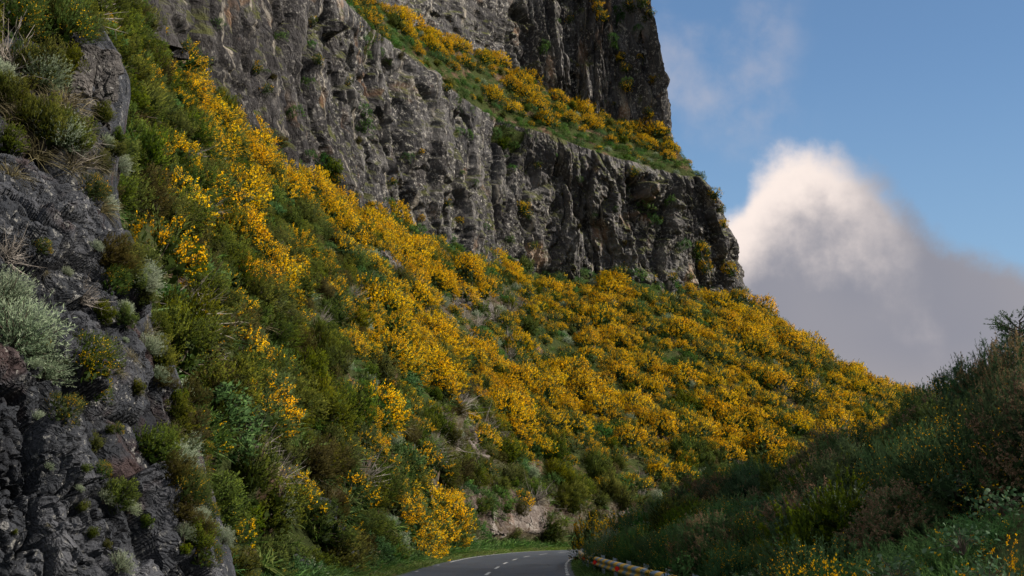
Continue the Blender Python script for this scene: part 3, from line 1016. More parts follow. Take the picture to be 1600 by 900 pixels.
me = mesh_np('beam', V, grid_faces(260, len(prof)), mats=[M['rail']], uv=uvr)
gr_ = bpy.data.objects.new('guardrail', None)
COL.objects.link(gr_)
gr_.location = (3.55, 24, 0)
tag(gr_, 'crash barrier with yellow and blue-grey stripes curving along the right road edge', 'guardrail')


def child(name, me, root):
    o = bpy.data.objects.new(name, me)
    COL.objects.link(o)
    o.parent = root
    o.matrix_parent_inverse = Matrix.Translation(-Vector(root.location))
    return o


child('beam', me, gr_)
pm = None
for s in np.arange(2, ru[-1], 4.0):
    i = int(np.interp(s, ru, np.arange(260)))
    c = rail_xy[i] - rl[i] * 0.11
    if pm is None:
        b = MB()
        b.box((0, 0, 0.36), (0.06, 0.12, 0.86)); b.box((0.05, 0, 0.36), (0.05, 0.01, 0.86)); b.box((-0.04, 0, 0.71), (0.012, 0.22, 0.22))
        pm = b.mesh('post', [M['galv']])
    p_ = child('post', pm, gr_)
    ang = math.atan2(rt[i][1], rt[i][0]) - math.pi / 2
    p_.matrix_parent_inverse = Matrix.Identity(4)
    p_.location = Vector((c[0], c[1], 0)) - gr_.location
    p_.rotation_euler = (0, 0, ang)
b = MB()
b.tube([(0, 0, 0), (0, -0.025, 0)], 0.075, 12)
v_ = np.array([(0.075 * math.cos(a), -0.025, 0.075 * math.sin(a)) for a in np.linspace(0, 2 * np.pi, 12, endpoint=False)])
b.add(np.r_[v_, [(0, -0.03, 0)]], T=[[k, (k + 1) % 12, 12] for k in range(12)])
rm = b.mesh('reflector', [M['red']])
for s in (33.6, 39.6, 45.5, 51.5):
    i = int(np.interp(s - 10, ru, np.arange(260)))
for yy in (41.0, 48.5, 54.5):
    i = int(np.argmin(abs(rail_xy[:, 1] - yy)))
    c = rail_xy[i] + rl[i] * 0.085
    r_ = child('reflector', rm, gr_)
    r_.matrix_parent_inverse = Matrix.Identity(4)
    r_.location = Vector((c[0], c[1], RZ - 0.01)) - gr_.location
    r_.rotation_euler = (0, 0, -0.5)


def bollard(px, py, wpx, hpx, label):
    p = at_z(px, py, 0.0)
    d = p[1]
    r = wpx * d / FPX / 2
    h = hpx * d / FPX
    root = bpy.data.objects.new('marker_post', None)
    COL.objects.link(root)
    root.location = (p[0], p[1], 0)
    tag(root, label, 'marker post')
    zz = np.array([0, 0.06, 0.55, 0.55, 0.62, 0.8, 0.92, 0.98, 1.0]) * h
    rr = np.array([1.08, 1.0, 0.98, 0.95, 0.95, 0.95, 0.8, 0.5, 0.05]) * r
    b1 = MB(); b1.tube(np.c_[zz[:3] * 0, zz[:3] * 0, zz[:3]], rr[:3], 14)
    b2 = MB(); b2.tube(np.c_[zz[3:] * 0, zz[3:] * 0, zz[3:]], rr[3:], 14)
    link('body', b1.mesh('body', [M['conc']], True), root)
    link('cap', b2.mesh('cap', [M['bolbase']], True), root)
    return root


bollard(577, 893, 6.5, 17, 'small pale marker post standing in the grass at the left verge')
bollard(520, 908, 10, 20, 'short round-topped grey marker post below the dark roadside rock')
# ------------------------------------------------------------------ plants: prototypes
R_ = np.random.default_rng(7)


def rdir(n, rng, upbias=0.0):
    v = rng.normal(size=(n, 3))
    v[:, 2] += upbias
    return unit(v)


def diamonds(base, d, L, Wd, rng, bend=0.0):
    """leaf-like quads: base point, two sides, tip"""
    n = len(base)
    L = np.broadcast_to(L, (n,)); Wd = np.broadcast_to(Wd, (n,))
    s = unit(np.cross(d, rng.normal(size=(n, 3))))
    mid = base + d * (L * 0.45)[:, None]
    tip = base + d * L[:, None]
    if bend:
        tip[:, 2] -= bend * L
    V = np.stack([base, mid - s * (Wd / 2)[:, None], tip, mid + s * (Wd / 2)[:, None]], 1).reshape(-1, 3)
    Q = np.arange(4 * n).reshape(-1, 4)
    return V, Q


def lump_twigs(rng, nl, per, shape=(1, 1, 0.9), lr=(0.28, 0.42), up=0.6, zmin=-0.1):
    """twig bases and directions clustered in lumps over a dome; returns base, dir, lump id, lump tone"""
    gold = np.pi * (3 - np.sqrt(5))
    k = np.arange(nl) + 0.5
    zz = 1 - k / nl * (1 - zmin)
    aa = gold * k + rng.uniform(0, 6)
    rr = np.sqrt(np.maximum(0, 1 - zz ** 2))
    cdir = np.stack([rr * np.cos(aa), rr * np.sin(aa), zz], -1) + rng.normal(size=(nl, 3)) * 0.16
    cdir = unit(cdir)
    rad = rng.uniform(0.52, 0.82, nl)
    C = cdir * rad[:, None] * np.array(shape) + np.array([0, 0, 0.25])
    lrad = rng.uniform(*lr, nl)
    lid = np.repeat(np.arange(nl), per)
    d = rng.normal(size=(nl * per, 3)) + cdir[lid] * 0.9
    d[:, 2] += 0.35
    d = unit(d)
    B = C[lid] + d * (lrad[lid] * rng.uniform(0.55, 1.0, len(lid)))[:, None]
    td = unit(d * 0.7 + cdir[lid] * 0.45 + np.array([0, 0, up]) + rng.normal(size=d.shape) * 0.2)
    return B, td, lid, rng.uniform(0, 1, nl), C


def along(B, td, tl, per, rng, spread, t0=0.0):
    """points and directions of leaves along twigs"""
    n = len(B)
    i = np.repeat(np.arange(n), per)
    t = rng.uniform(t0, 1, n * per)
    P = B[i] + td[i] * (t * tl[i])[:, None]
    d = unit(td[i] + rng.normal(size=(n * per, 3)) * spread)
    return P, d, i, t


class Part:
    def __init__(s): s.V, s.Q, s.t, s.N, s.n = [], [], [], [], 0
    def add(s, V, Q, tone, nr=None):
        s.V.append(V); s.Q.append(Q + s.n); s.t.append(tone); s.n += len(V)
        s.N.append(np.zeros_like(V) if nr is None else (nr if len(nr) == len(V) else np.repeat(nr, len(V) // len(nr), 0)))
        return s
    def arr(s): return np.concatenate(s.V), np.concatenate(s.Q), np.concatenate(s.t)
    def nrm(s): return np.concatenate(s.N)
    def mesh(s, name, mat):
        V, Q, t = s.arr()
        return mesh_np(name, V, Q, None, [mat], np.clip(t, 0, 1), ln=s.nrm())


def stems_part(C, rng, r0=0.035):
    b = MB()
    for c in C:
        m = c * np.array([0.35, 0.35, 0.45]) + rng.normal(size=3) * 0.04
        b.tube([(c[0] * 0.05, c[1] * 0.05, -0.25), m, c * 0.97 + rng.normal(size=3) * 0.03], [r0, r0 * 0.7, r0 * 0.25], 4)
    return b


def mk_heath(seed, nl=15, per=70, leaf=24, fine=0.62):
    """rounded plumes standing side by side, each a dense brush of short needles"""
    rng = np.random.default_rng(seed)
    gold = np.pi * (3 - np.sqrt(5))
    k = np.arange(nl) + 0.5
    zz = 1 - k / nl * 1.05
    aa = gold * k + rng.uniform(0, 6)
    rr = np.sqrt(np.maximum(0, 1 - zz ** 2))
    C = unit(np.stack([rr * np.cos(aa), rr * np.sin(aa), zz], -1) + rng.normal(size=(nl, 3)) * 0.2) * rng.uniform(0.5, 0.85, (nl, 1)) + np.array([0, 0, 0.2])
    ax = unit(C * np.array([0.6, 0.6, 0.4]) + np.array([0, 0, 0.65]) + rng.normal(size=(nl, 3)) * 0.12)
    lw = rng.uniform(0.20, 0.32, nl)
    lh = lw * rng.uniform(1.3, 2.1, nl)
    lid = np.repeat(np.arange(nl), per)
    d = rdir(nl * per, rng)
    al = (d * ax[lid]).sum(-1, keepdims=True)
    off = (d - al * ax[lid]) * lw[lid][:, None] + al * ax[lid] * lh[lid][:, None]
    B = C[lid] + off * rng.uniform(0.7, 1.0, (len(lid), 1))
    td = unit(ax[lid] * 0.75 + d * 0.6 + rng.normal(size=d.shape) * 0.15)
    lt = rng.uniform(0, 1, nl)
    tl = rng.uniform(0.10, 0.22, len(B))
    P, dd, i, t = along(B, td, tl, leaf, rng, 0.45)
    V, Q = diamonds(P, dd, rng.uniform(0.05, 0.10, len(P)) * fine, rng.uniform(0.016, 0.030, len(P)) * fine, rng)
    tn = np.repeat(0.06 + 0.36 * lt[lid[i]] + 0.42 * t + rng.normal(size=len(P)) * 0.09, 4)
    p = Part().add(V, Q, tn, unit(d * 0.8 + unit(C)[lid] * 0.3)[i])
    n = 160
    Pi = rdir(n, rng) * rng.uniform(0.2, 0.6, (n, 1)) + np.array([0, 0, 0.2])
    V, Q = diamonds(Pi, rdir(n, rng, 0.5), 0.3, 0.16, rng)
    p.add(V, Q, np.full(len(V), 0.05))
    return {'crown': (p, 'heath'), 'stems': (stems_part(C, rng), 'stem')}


def mk_broom(seed, flower, nl=15, per=15, leaf=9, fl=13, fine=1.0):
    rng = np.random.default_rng(seed)
    B, td, lid, lt, C = lump_twigs(rng, nl, per, (1, 1, 0.85), (0.24, 0.40), 0.75)
    tl = rng.uniform(0.22, 0.42, len(B))
    P, d, i, t = along(B, td, tl, leaf, rng, 0.35)
    V, Q = diamonds(P, d, rng.uniform(0.08, 0.16, len(P)) * fine, rng.uniform(0.016, 0.032, len(P)) * fine, rng)
    ln = unit(unit(B - C[lid]) * 0.8 + unit(C)[lid] * 0.3)
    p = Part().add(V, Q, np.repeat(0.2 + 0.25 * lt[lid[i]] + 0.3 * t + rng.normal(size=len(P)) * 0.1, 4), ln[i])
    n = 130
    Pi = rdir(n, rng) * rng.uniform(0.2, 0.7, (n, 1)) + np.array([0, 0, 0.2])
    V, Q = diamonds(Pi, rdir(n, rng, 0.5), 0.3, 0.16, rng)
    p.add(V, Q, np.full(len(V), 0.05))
    # flowers: whole lumps flower more or less
    lf = np.clip(flower + rng.normal(size=nl) * 0.28, 0.02, 1)
    keep = rng.uniform(size=len(B)) < lf[lid]
    Bf, tdf, tlf, lidf = B[keep], td[keep], tl[keep], lid[keep]
    P, d, i, t = along(Bf, tdf, tlf, fl, rng, 0.9, 0.3)
    P = P + rng.normal(size=P.shape) * 0.018
    V, Q = diamonds(P, d, rng.uniform(0.035, 0.065, len(P)) * fine, rng.uniform(0.03, 0.055, len(P)) * fine, rng)
    f = Part().add(V, Q, np.repeat(0.25 + 0.5 * lt[lidf[i]] + rng.normal(size=len(P)) * 0.15, 4), ln[keep][i])
    return {'crown': (p, 'broom'), 'blossom': (f, 'flower'), 'stems': (stems_part(C[::2], rng), 'stem')}


def mk_silver(seed, ns=150, leaf=18, fine=1.0):
    rng = np.random.default_rng(seed)
    d = rdir(ns, rng, 0.75)
    d[:, 2] = np.abs(d[:, 2]) + 0.05
    d = unit(d)
    B = d * rng.uniform(0.15, 0.45, (ns, 1))
    tl = rng.uniform(0.45, 0.75, ns)
    td = unit(d + np.array([0, 0, 0.35]) + rng.normal(size=d.shape) * 0.15)
    P, dd, i, t = along(B, td, tl, leaf, rng, 0.55)
    V, Q = diamonds(P, dd, rng.uniform(0.09, 0.17, len(P)) * fine, rng.uniform(0.016, 0.032, len(P)) * fine, rng)
    st = rng.uniform(size=ns)
    p = Part().add(V, Q, np.repeat(0.12 + 0.55 * t + 0.2 * st[i] + rng.normal(size=len(P)) * 0.1, 4), unit(P) * 0.7)
    return {'leaves': (p, 'silver'), 'stems': (stems_part((B + td * tl[:, None] * 0.8)[::5], rng, 0.022), 'stem')}


def mk_green(seed):
    rng = np.random.default_rng(seed)
    B, td, lid, lt, C = lump_twigs(rng, 12, 16, (1, 1, 0.6), (0.26, 0.42), 0.5)
    tl = rng.uniform(0.15, 0.35, len(B))
    P, d, i, t = along(B, td, tl, 9, rng, 0.8)
    V, Q = diamonds(P, d, rng.uniform(0.07, 0.14, len(P)), rng.uniform(0.03, 0.06, len(P)), rng)
    p = Part().add(V, Q, np.repeat(0.2 + 0.3 * lt[lid[i]] + 0.25 * t + rng.normal(size=len(P)) * 0.12, 4), unit(B - C[lid])[i])
    return {'crown': (p, 'green')}


def mk_twigs(seed, mat='twig', n=70, spread=0.8, curl=0.35, w=0.016):
    """dry, mostly leafless shrub: curved strands that fork"""
    rng = np.random.default_rng(seed)
    b = MB()
    for k in range(n):
        d = unit(rng.normal(size=3) * spread + np.array([0, 0, 0.9]))
        L = rng.uniform(0.6, 1.15)
        side = rng.normal(size=3) * curl
        tt = np.linspace(0, 1, 5)
        path = d * (tt * L)[:, None] + side * (tt ** 2 * L)[:, None] + np.array([0, 0, -0.08]) + rng.normal(size=(1, 3)) * 0.08
        b.tube(path, w * np.array([1, .85, .7, .5, .2]), 3, rng.uniform(0.1, 0.95))
        for q in range(3):
            j = rng.integers(1, 4)
            e = unit(d + rng.normal(size=3) * 0.7) * rng.uniform(0.15, 0.4)
            b.tube([path[j], path[j] + e * 0.5 + rng.normal(size=3) * 0.02, path[j] + e], w * np.array([.6, .45, .15]), 3, rng.uniform(0.1, 0.95))
    return {'branches': (b, mat)}


def mk_tussock(seed, mat, n=150, L=(0.5, 1.0), w=0.02, spread=0.55, droop=0.5):
    rng = np.random.default_rng(seed)
    B = rng.normal(size=(n, 3)) * 0.12
    B[:, 2] = -0.05
    d = unit(rng.normal(size=(n, 3)) * spread + np.array([0, 0, 0.9]))
    l = rng.uniform(*L, n)
    s = unit(np.cross(d, rng.normal(size=(n, 3))))
    out = d * np.array([1, 1, 0])
    V, Q = [], []
    ts = [0, 0.4, 0.75, 1.0]
    ws = [1, 0.9, 0.6, 0.08]
    rows = []
    for t, ww in zip(ts, ws):
        c = B + d * (l * t)[:, None] + out * (droop * l * t * t)[:, None] - np.array([0, 0, 1]) * (droop * 0.6 * l * t ** 3)[:, None]
        rows += [c - s * (w * ww / 2), c + s * (w * ww / 2)]
    V = np.stack(rows, 1).reshape(-1, 3)
    base = np.arange(n)[:, None] * 8
    Q = np.concatenate([base + np.array([[0, 1, 3, 2]]), base + np.array([[2, 3, 5, 4]]), base + np.array([[4, 5, 7, 6]])])
    p = Part().add(V, Q, np.repeat(rng.uniform(0.05, 0.95, n), 8))
    return {'blades': (p, mat)}


def mk_gorse(seed, brown=0.25, nl=64, per=30, leaf=17):
    """dense dark needle bush with browned shoot ends; about 1 m radius, real needle sizes for a bush seen near"""
    rng = np.random.default_rng(seed)
    B, td, lid, lt, C = lump_twigs(rng, nl, per, (1, 1, 1.0), (0.15, 0.30), 0.6, -0.3)
    tl = rng.uniform(0.08, 0.20, len(B))
    P, d, i, t = along(B, td, tl, leaf, rng, 0.6)
    V, Q = diamonds(P, d, rng.uniform(0.028, 0.055, len(P)), rng.uniform(0.006, 0.011, len(P)), rng)
    ln = unit(unit(B - C[lid]) * 0.8 + unit(C)[lid] * 0.3)
    p = Part().add(V, Q, np.repeat(0.15 + 0.35 * lt[lid[i]] + 0.3 * t + rng.normal(size=len(P)) * 0.12, 4), ln[i])
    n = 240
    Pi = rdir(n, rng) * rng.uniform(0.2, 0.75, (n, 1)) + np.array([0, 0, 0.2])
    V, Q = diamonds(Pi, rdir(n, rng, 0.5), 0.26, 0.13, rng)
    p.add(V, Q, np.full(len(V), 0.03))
    res = {'crown': (p, 'gorse'), 'stems': (stems_part(C[::3], rng, 0.03), 'stem')}
    if brown > 0:
        lb = rng.uniform(size=nl) < brown
        keep = lb[lid] & (rng.uniform(size=len(B)) < 0.8)
        P, d, i, t = along(B[keep] + td[keep] * tl[keep][:, None] * 0.55, td[keep], tl[keep] * 0.8, 16, rng, 1.0)
        V, Q = diamonds(P, d, rng.uniform(0.025, 0.045, len(P)), rng.uniform(0.010, 0.018, len(P)), rng)
        res['dead_tips'] = (Part().add(V, Q, np.repeat(rng.uniform(0.1, 0.9, len(P)), 4), ln[keep][i]), 'gorse_tip')
    return res


def mk_rush(seed, flower=0.3, ns=560):
    """green broom seen near: thin arching green stems, loose yellow flowers"""
    rng = np.random.default_rng(seed)
    d = unit(rng.normal(size=(ns, 3)) * np.array([0.75, 0.75, 0.4]) + np.array([0, 0, 0.75]))
    B = rng.normal(size=(ns, 3)) * np.array([0.22, 0.22, 0.05])
    L = rng.uniform(0.7, 1.25, ns)
    p = Part()
    T = np.linspace(0, 1, 5)
    s = unit(np.cross(d, rng.normal(size=(ns, 3))))
    rows = []
    cen = []
    for t in T:
        c = B + d * (L * t)[:, None] - np.array([0, 0, 1]) * (0.22 * L * t ** 2.5)[:, None]
        cen.append(c)
        rows += [c - s * 0.004 * (1.1 - t), c + s * 0.004 * (1.1 - t)]
    V = np.stack(rows, 1).reshape(-1, 3)
    base = np.arange(ns)[:, None] * 10
    Q = np.concatenate([base + np.array([[2 * k, 2 * k + 1, 2 * k + 3, 2 * k + 2]]) for k in range(4)])
    st = rng.uniform(0, 1, ns)
    p.add(V, Q, np.repeat(0.2 + 0.5 * st, 10))
    cen = np.stack(cen, 1)
    per = 40
    i = np.repeat(np.arange(ns), per)
    t = rng.uniform(0.25, 1, ns * per)
    k = np.clip((t * 4).astype(int), 0, 3); f = (t * 4 - k)[:, None]
    P = cen[i, k] * (1 - f) + cen[i, k + 1] * f
    tg = unit(cen[i, k + 1] - cen[i, k])
    dd = unit(tg + rng.normal(size=P.shape) * 0.33)
    V, Q = diamonds(P, dd, rng.uniform(0.045, 0.11, len(P)), rng.uniform(0.004, 0.0075, len(P)), rng)
    p.add(V, Q, np.repeat(0.15 + 0.4 * st[i] + 0.25 * t + rng.normal(size=len(P)) * 0.1, 4))
    res = {'stems': (p, 'rush')}
    if flower > 0:
        keep = rng.uniform(size=ns) < flower
        j = np.repeat(np.where(keep)[0], 9)
        t = rng.uniform(0.6, 1.0, len(j))
        k = np.clip((t * 4).astype(int), 0, 3); f = (t * 4 - k)[:, None]
        P = cen[j, k] * (1 - f) + cen[j, k + 1] * f + rng.normal(size=(len(j), 3)) * 0.02
        P = np.repeat(P, 3, 0)
        V, Q = diamonds(P, rdir(len(P), rng), rng.uniform(0.022, 0.04, len(P)), rng.uniform(0.02, 0.034, len(P)), rng)
        res['blossom'] = (Part().add(V, Q, np.repeat(rng.uniform(0, 0.9, len(P)), 4)), 'flower')
    return res


def mk_bramble(seed, n=150):
    rng = np.random.default_rng(seed)
    B = rdir(n, rng, 0.8) * rng.uniform(0.4, 1.0, (n, 1)) * np.array([1, 1, 0.6])
    nrm = unit(rng.normal(size=(n, 3)) * 0.55 + np.array([0, -0.5, 0.7]))
    a = unit(np.cross(nrm, rng.normal(size=(n, 3))))
    b = np.cross(nrm, a)
    r = rng.uniform(0.035, 0.085, n)[:, None]
    prof = [(-1, 0, 0), (-.55, .62, .1), (0.1, .72, .14), (.7, .42, .08), (1.15, 0, -.12), (.7, -.42, .08), (.1, -.72, .14), (-.55, -.62, .1)]
    V = np.stack([B + r * (x * a + y * b + z * nrm) for x, y, z in prof], 1).reshape(-1, 3)
    base = np.arange(n)[:, None] * 8
    Q = np.concatenate([base + np.array([[0, 1, 7, 0]])[:, :4] * 0 + np.array([[0, 1, 6, 7]]), base + np.array([[1, 2, 5, 6]]), base + np.array([[2, 3, 4, 5]])])
    p = Part().add(V, Q, np.repeat(rng.uniform(0.1, 0.9, n), 8))
    return {'leaves': (p, 'bramble'), 'stems': (stems_part(B[::4], rng, 0.012), 'stem')}


def mk_pine_like(seed):
    """open young tree at the right edge: rising limbs with tufted dark shoots"""
    rng = np.random.default_rng(seed)
    tr = MB()
    tr.tube([(0, 0, -0.3), (0.05, 0, 0.8), (-0.04, 0.05, 1.8), (0.02, 0, 2.9)], [0.07, 0.055, 0.04, 0.015], 6)
    lb = MB()
    P0, D0 = [], []
    for k in range(64):
        z = rng.uniform(0.3, 2.9)
        a = rng.uniform(0, 6.28)
        L = rng.uniform(0.6, 1.1) * (1.15 - z / 4.2)
        d = unit(np.array([math.cos(a), math.sin(a), rng.uniform(0.35, 0.9)]))
        path = np.array([0, 0, z]) + d * (np.linspace(0, 1, 5) * L)[:, None] + np.array([0, 0, 0.12]) * (np.linspace(0, 1, 5) ** 2)[:, None]
        lb.tube(path, [0.022, 0.018, 0.013, 0.009, 0.004], 4)
        for q in range(16):
            t = rng.uniform(0.25, 1)
            P0.append(np.array([0, 0, z]) + d * t * L + np.array([0, 0, 0.12 * t * t]) + rng.normal(size=3) * 0.03)
            D0.append(unit(d + rng.normal(size=3) * 0.6 + np.array([0, 0, 0.3])))
    P0, D0 = np.array(P0), np.array(D0)
    tl = rng.uniform(0.10, 0.26, len(P0))
    P, d, i, t = along(P0, D0, tl, 24, rng, 0.6)
    V, Q = diamonds(P, d, rng.uniform(0.035, 0.08, len(P)), rng.uniform(0.010, 0.018, len(P)), rng)
    cr = Part().add(V, Q, np.repeat(0.2 + 0.35 * t + rng.normal(size=len(P)) * 0.15, 4))
    return {'trunk': (tr, 'stem'), 'limbs': (lb, 'stem'), 'crown': (cr, 'gorse')}


def build(proto, matover=None):
    out = {}
    for k, (p, m) in proto.items():
        mt = M[(matover or {}).get(k, m)]
        out[k] = p.mesh(k, [mt]) if isinstance(p, MB) else p.mesh(k, mt)
    return out


def build_one(name, proto):
    """all parts of a prototype as one mesh with several materials (for the uncounted far mass)"""
    Vs, Qs, ts, mi, mats, n, Ns = [], [], [], [], [], 0, []
    for k, (p, m) in proto.items():
        if isinstance(p, MB): continue
        V, Q, t = p.arr()
        Vs.append(V); Qs.append(Q + n); ts.append(t); n += len(V); Ns.append(p.nrm())
        mi.append(np.full(len(Q), len(mats))); mats.append(M[m])
    return mesh_np(name, np.concatenate(Vs), np.concatenate(Qs), None, mats, np.clip(np.concatenate(ts), 0, 1), midx=np.concatenate(mi), ln=np.concatenate(Ns))


HEATH_P = [mk_heath(100 + k) for k in range(5)]
FULL_P = [mk_broom(200 + k, 0.92) for k in range(5)]
HALF_P = [mk_broom(220 + k, 0.50) for k in range(4)]
FEW_P = [mk_broom(240 + k, 0.16) for k in range(3)]
GREEN_P = [mk_green(260 + k) for k in range(3)]
PRO = {
    'heath': [build(p) for p in HEATH_P],
    'brownheath': [build(p, {'crown': 'heath_brown'}) for p in HEATH_P[:3]],
    'full': [build(p) for p in FULL_P],
    'half': [build(p) for p in HALF_P],
    'few': [build(p) for p in FEW_P],
    'silver': [build(mk_silver(300 + k)) for k in range(3)],
    'green': [build(p) for p in GREEN_P],
    'twigs': [build(mk_twigs(320 + k)) for k in range(4)],
    'dry': [build(mk_tussock(340 + k, 'drygrass', 170, (0.6, 1.1), 0.016, 0.8, 0.5)) for k in range(3)],
    'tussock': [build(mk_tussock(350 + k, 'green', 260, (0.6, 1.1), 0.03, 0.6, 0.7)) for k in range(3)],
    'gorse': [build(mk_gorse(360 + k, 0.0)) for k in range(2)],
    'browngorse': [build(mk_gorse(370 + k, 0.45)) for k in range(3)],
    'rush': [build(mk_rush(380 + k, 0.02)) for k in range(2)],
    'rushflower': [build(mk_rush(390 + k, 0.11)) for k in range(2)],
    'round': [build({k: (p, 'rush' if m == 'broom' else m) for k, (p, m) in mk_broom(460 + j, 0.04, 20, 34, 22, 5, 0.5).items()}) for j in range(3)],
    'roundflower': [build({k: (p, 'rush' if m == 'broom' else m) for k, (p, m) in mk_broom(470 + j, 0.30, 20, 34, 22, 5, 0.5).items()}) for j in range(2)],
    'bramble': [build(mk_bramble(400 + k)) for k in range(2)],
    'pine': [build(mk_pine_like(410))],
    # finer versions for plants near the camera
    'nearheath': [build(mk_heath(430 + k, 17, 70, 24, 0.62)) for k in range(3)],
    'nearbroom': [build(mk_broom(440 + k, 0.22, 20, 26, 14, 6, 0.7)) for k in range(3)],
    'nearsilver': [build(mk_silver(450 + k, 260, 26, 0.62)) for k in range(2)],
}
KIND = {   # species: object name, category, description
    'heath': ('heath_shrub', 'shrub', 'olive green heath'), 'nearheath': ('heath_shrub', 'shrub', 'olive green heath'),
    'brownheath': ('heath_shrub', 'shrub', 'brownish heath'),
    'full': ('broom_shrub', 'shrub', 'thickly flowering yellow broom'), 'half': ('broom_shrub', 'shrub', 'half-flowering yellow broom'),
    'few': ('broom_shrub', 'shrub', 'sparsely flowering green broom'), 'nearbroom': ('broom_shrub', 'shrub', 'broom with loose yellow flowers'),
    'silver': ('silver_shrub', 'shrub', 'silvery grey-green shrub'), 'nearsilver': ('silver_shrub', 'shrub', 'silvery grey-green shrub'),
    'green': ('low_shrub', 'shrub', 'low fresh green shrub'), 'twigs': ('dead_shrub', 'shrub', 'grey leafless dead shrub'),
    'dry': ('dry_grass_tussock', 'grass tuft', 'dry straw grass tuft'), 'tussock': ('grass_tussock', 'grass tuft', 'arching green grass tussock'),
    'gorse': ('gorse_bush', 'bush', 'dark green gorse'), 'browngorse': ('gorse_bush', 'bush', 'dark gorse with browned tips'),
    'rush': ('broom_bush', 'bush', 'thin-stemmed dark green broom'), 'rushflower': ('broom_bush', 'bush', 'thin-stemmed broom with scattered yellow flowers'),
    'roundflower': ('broom_bush', 'bush', 'loosely flowering rounded broom'),
    'round': ('broom_bush', 'bush', 'rounded green broom'),
    'bramble': ('bramble', 'bush', 'broad-leaved bramble'), 'pine': ('young_tree', 'tree', 'open dark young tree'),
}
ALL = []        # every plant put down: dict(root, sp, where, size, px, py)


def plant(sp, loc, axis, size, rng, where, hscale=1.0, full_parts=True, label=None, yaw=None, variant=None):
    name, cat, desc = KIND[sp]
    pr = PRO[sp]
    pr = pr[variant if variant is not None else rng.integers(len(pr))]
    root = bpy.data.objects.new(name, None)
    COL.objects.link(root)
    root.empty_display_size = 0.2
    qz = Quaternion((0, 0, 1), rng.uniform(0, 6.283) if yaw is None else yaw)
    root.rotation_mode = 'QUATERNION'
    root.rotation_quaternion = Vector((0, 0, 1)).rotation_difference(Vector(axis)) @ qz
    root.location = loc
    root.scale = (size, size, size * hscale)
    root['category'] = cat
    if label: root['label'] = label
    for k, me in pr.items():
        if k == 'stems' and not full_parts: continue
        c = bpy.data.objects.new(k, me)
        COL.objects.link(c)
        c.parent = root
    p = project(np.array(loc, float) + np.array([0, 0, size * 0.4]))
    ALL.append(dict(root=root, sp=sp, where=where, size=size, px=p[0], py=p[1], d=p[2], label=label))
    return root


def axis_of(n, rng, k=0.5):
    a = np.asarray(n) * k + np.array([0, 0, 1 - k]) + rng.normal(size=3) * 0.10
    return unit(a)


# ------------------------------------------------------------------ what grows where on the hill (a coarse survey of the slope)
MAP = [
    # 0    5    10   15   20   25   30
    "hhhhhh.....ggyYy................",  # 0
    "hhhhhYy.....gyYYy...............",  # 50
    "hhhhhyYy....ggyYYy..............",  # 100
    "hhhhhhYYy.....ggyYYy............",  # 150
    "hhhhhhyYYy......ggyyYyy.........",  # 200
    "hhhhhhhyyYY.......gggyYyy.......",  # 250
    "hhhhhhyyhhyYYg....ggggYYy.......",  # 300
    "hhhhhhhyhhhYYygg..gggyyYy.......",  # 350
    "hhhhhhhhYhhYsyYYYYgyggYyyy......",  # 400
    "hhhhhhhhhhhYYsssyyYYYYYYYyy.....",  # 450
    "hhhhhhhhhhhyYYyssYYYYYYYyyyy....",  # 500
    "hhhhhhhhhhhhYYYYYYYYYYYYyyyyy...",  # 550
    "hhhhhhhhhhhhymdYYYYYYYYYyyyyyyy.",  # 600
    "hhhhhhhhhhhyhddyyyYYYYYYYyyyyyyy",  # 650
    "hhhhhhhhhhhhYmhhhhhyyhhhYyhhhhhh",  # 700
    "hhhhhhhhhhhhYYhsdhhhdhhhhhhhhhhh",  # 750
    "hhhhhhhhhhhhmYgsssmdddghhhhhhhhh",  # 800
    "hhhhhhhhhhhggggggggggggghhhhhhhh",  # 850
]
MIXP = {
    'Y': [('full', .50), ('half', .28), ('few', .12), ('heath', .06), ('silver', .04)],
    'y': [('full', .27), ('half', .33), ('few', .20), ('heath', .12), ('silver', .05), ('twigs', .03)],
    'h': [('heath', .60), ('brownheath', .14), ('few', .08), ('half', .05), ('silver', .05), ('twigs', .04), ('green', .04)],
    'm': [('heath', .48), ('half', .18), ('full', .14), ('brownheath', .08), ('twigs', .07), ('silver', .05)],
    'd': [('twigs', .34), ('brownheath', .22), ('heath', .18), ('half', .12), ('silver', .14)],
    's': [('none', .50), ('twigs', .12), ('green', .16), ('silver', .08), ('half', .06), ('heath', .08)],
    'g': [('green', .62), ('few', .10), ('silver', .09), ('half', .09), ('heath', .10)],
    '.': [('none', 1)],
}
RBEDGE = np.array([(py, r[4][0]) for py, r in rows_px][::-1], float)
SKYR = np.array([(860, 870), (900, 832), (950, 815), (1000, 802), (1060, 775), (1100, 748), (1200, 738), (1260, 702), (1300, 692), (1400, 668), (1440, 642), (1480, 618), (1500, 595), (1530, 575), (1560, 545), (1600, 500), (1800, 400)], float)


def char_at(px, py, rng):
    x = int((px + rng.normal() * 14) // 50)
    y = int((py - 18 + rng.normal() * 12) // 50)
    return MAP[min(max(y, 0), 17)][min(max(x, 0), 31)]


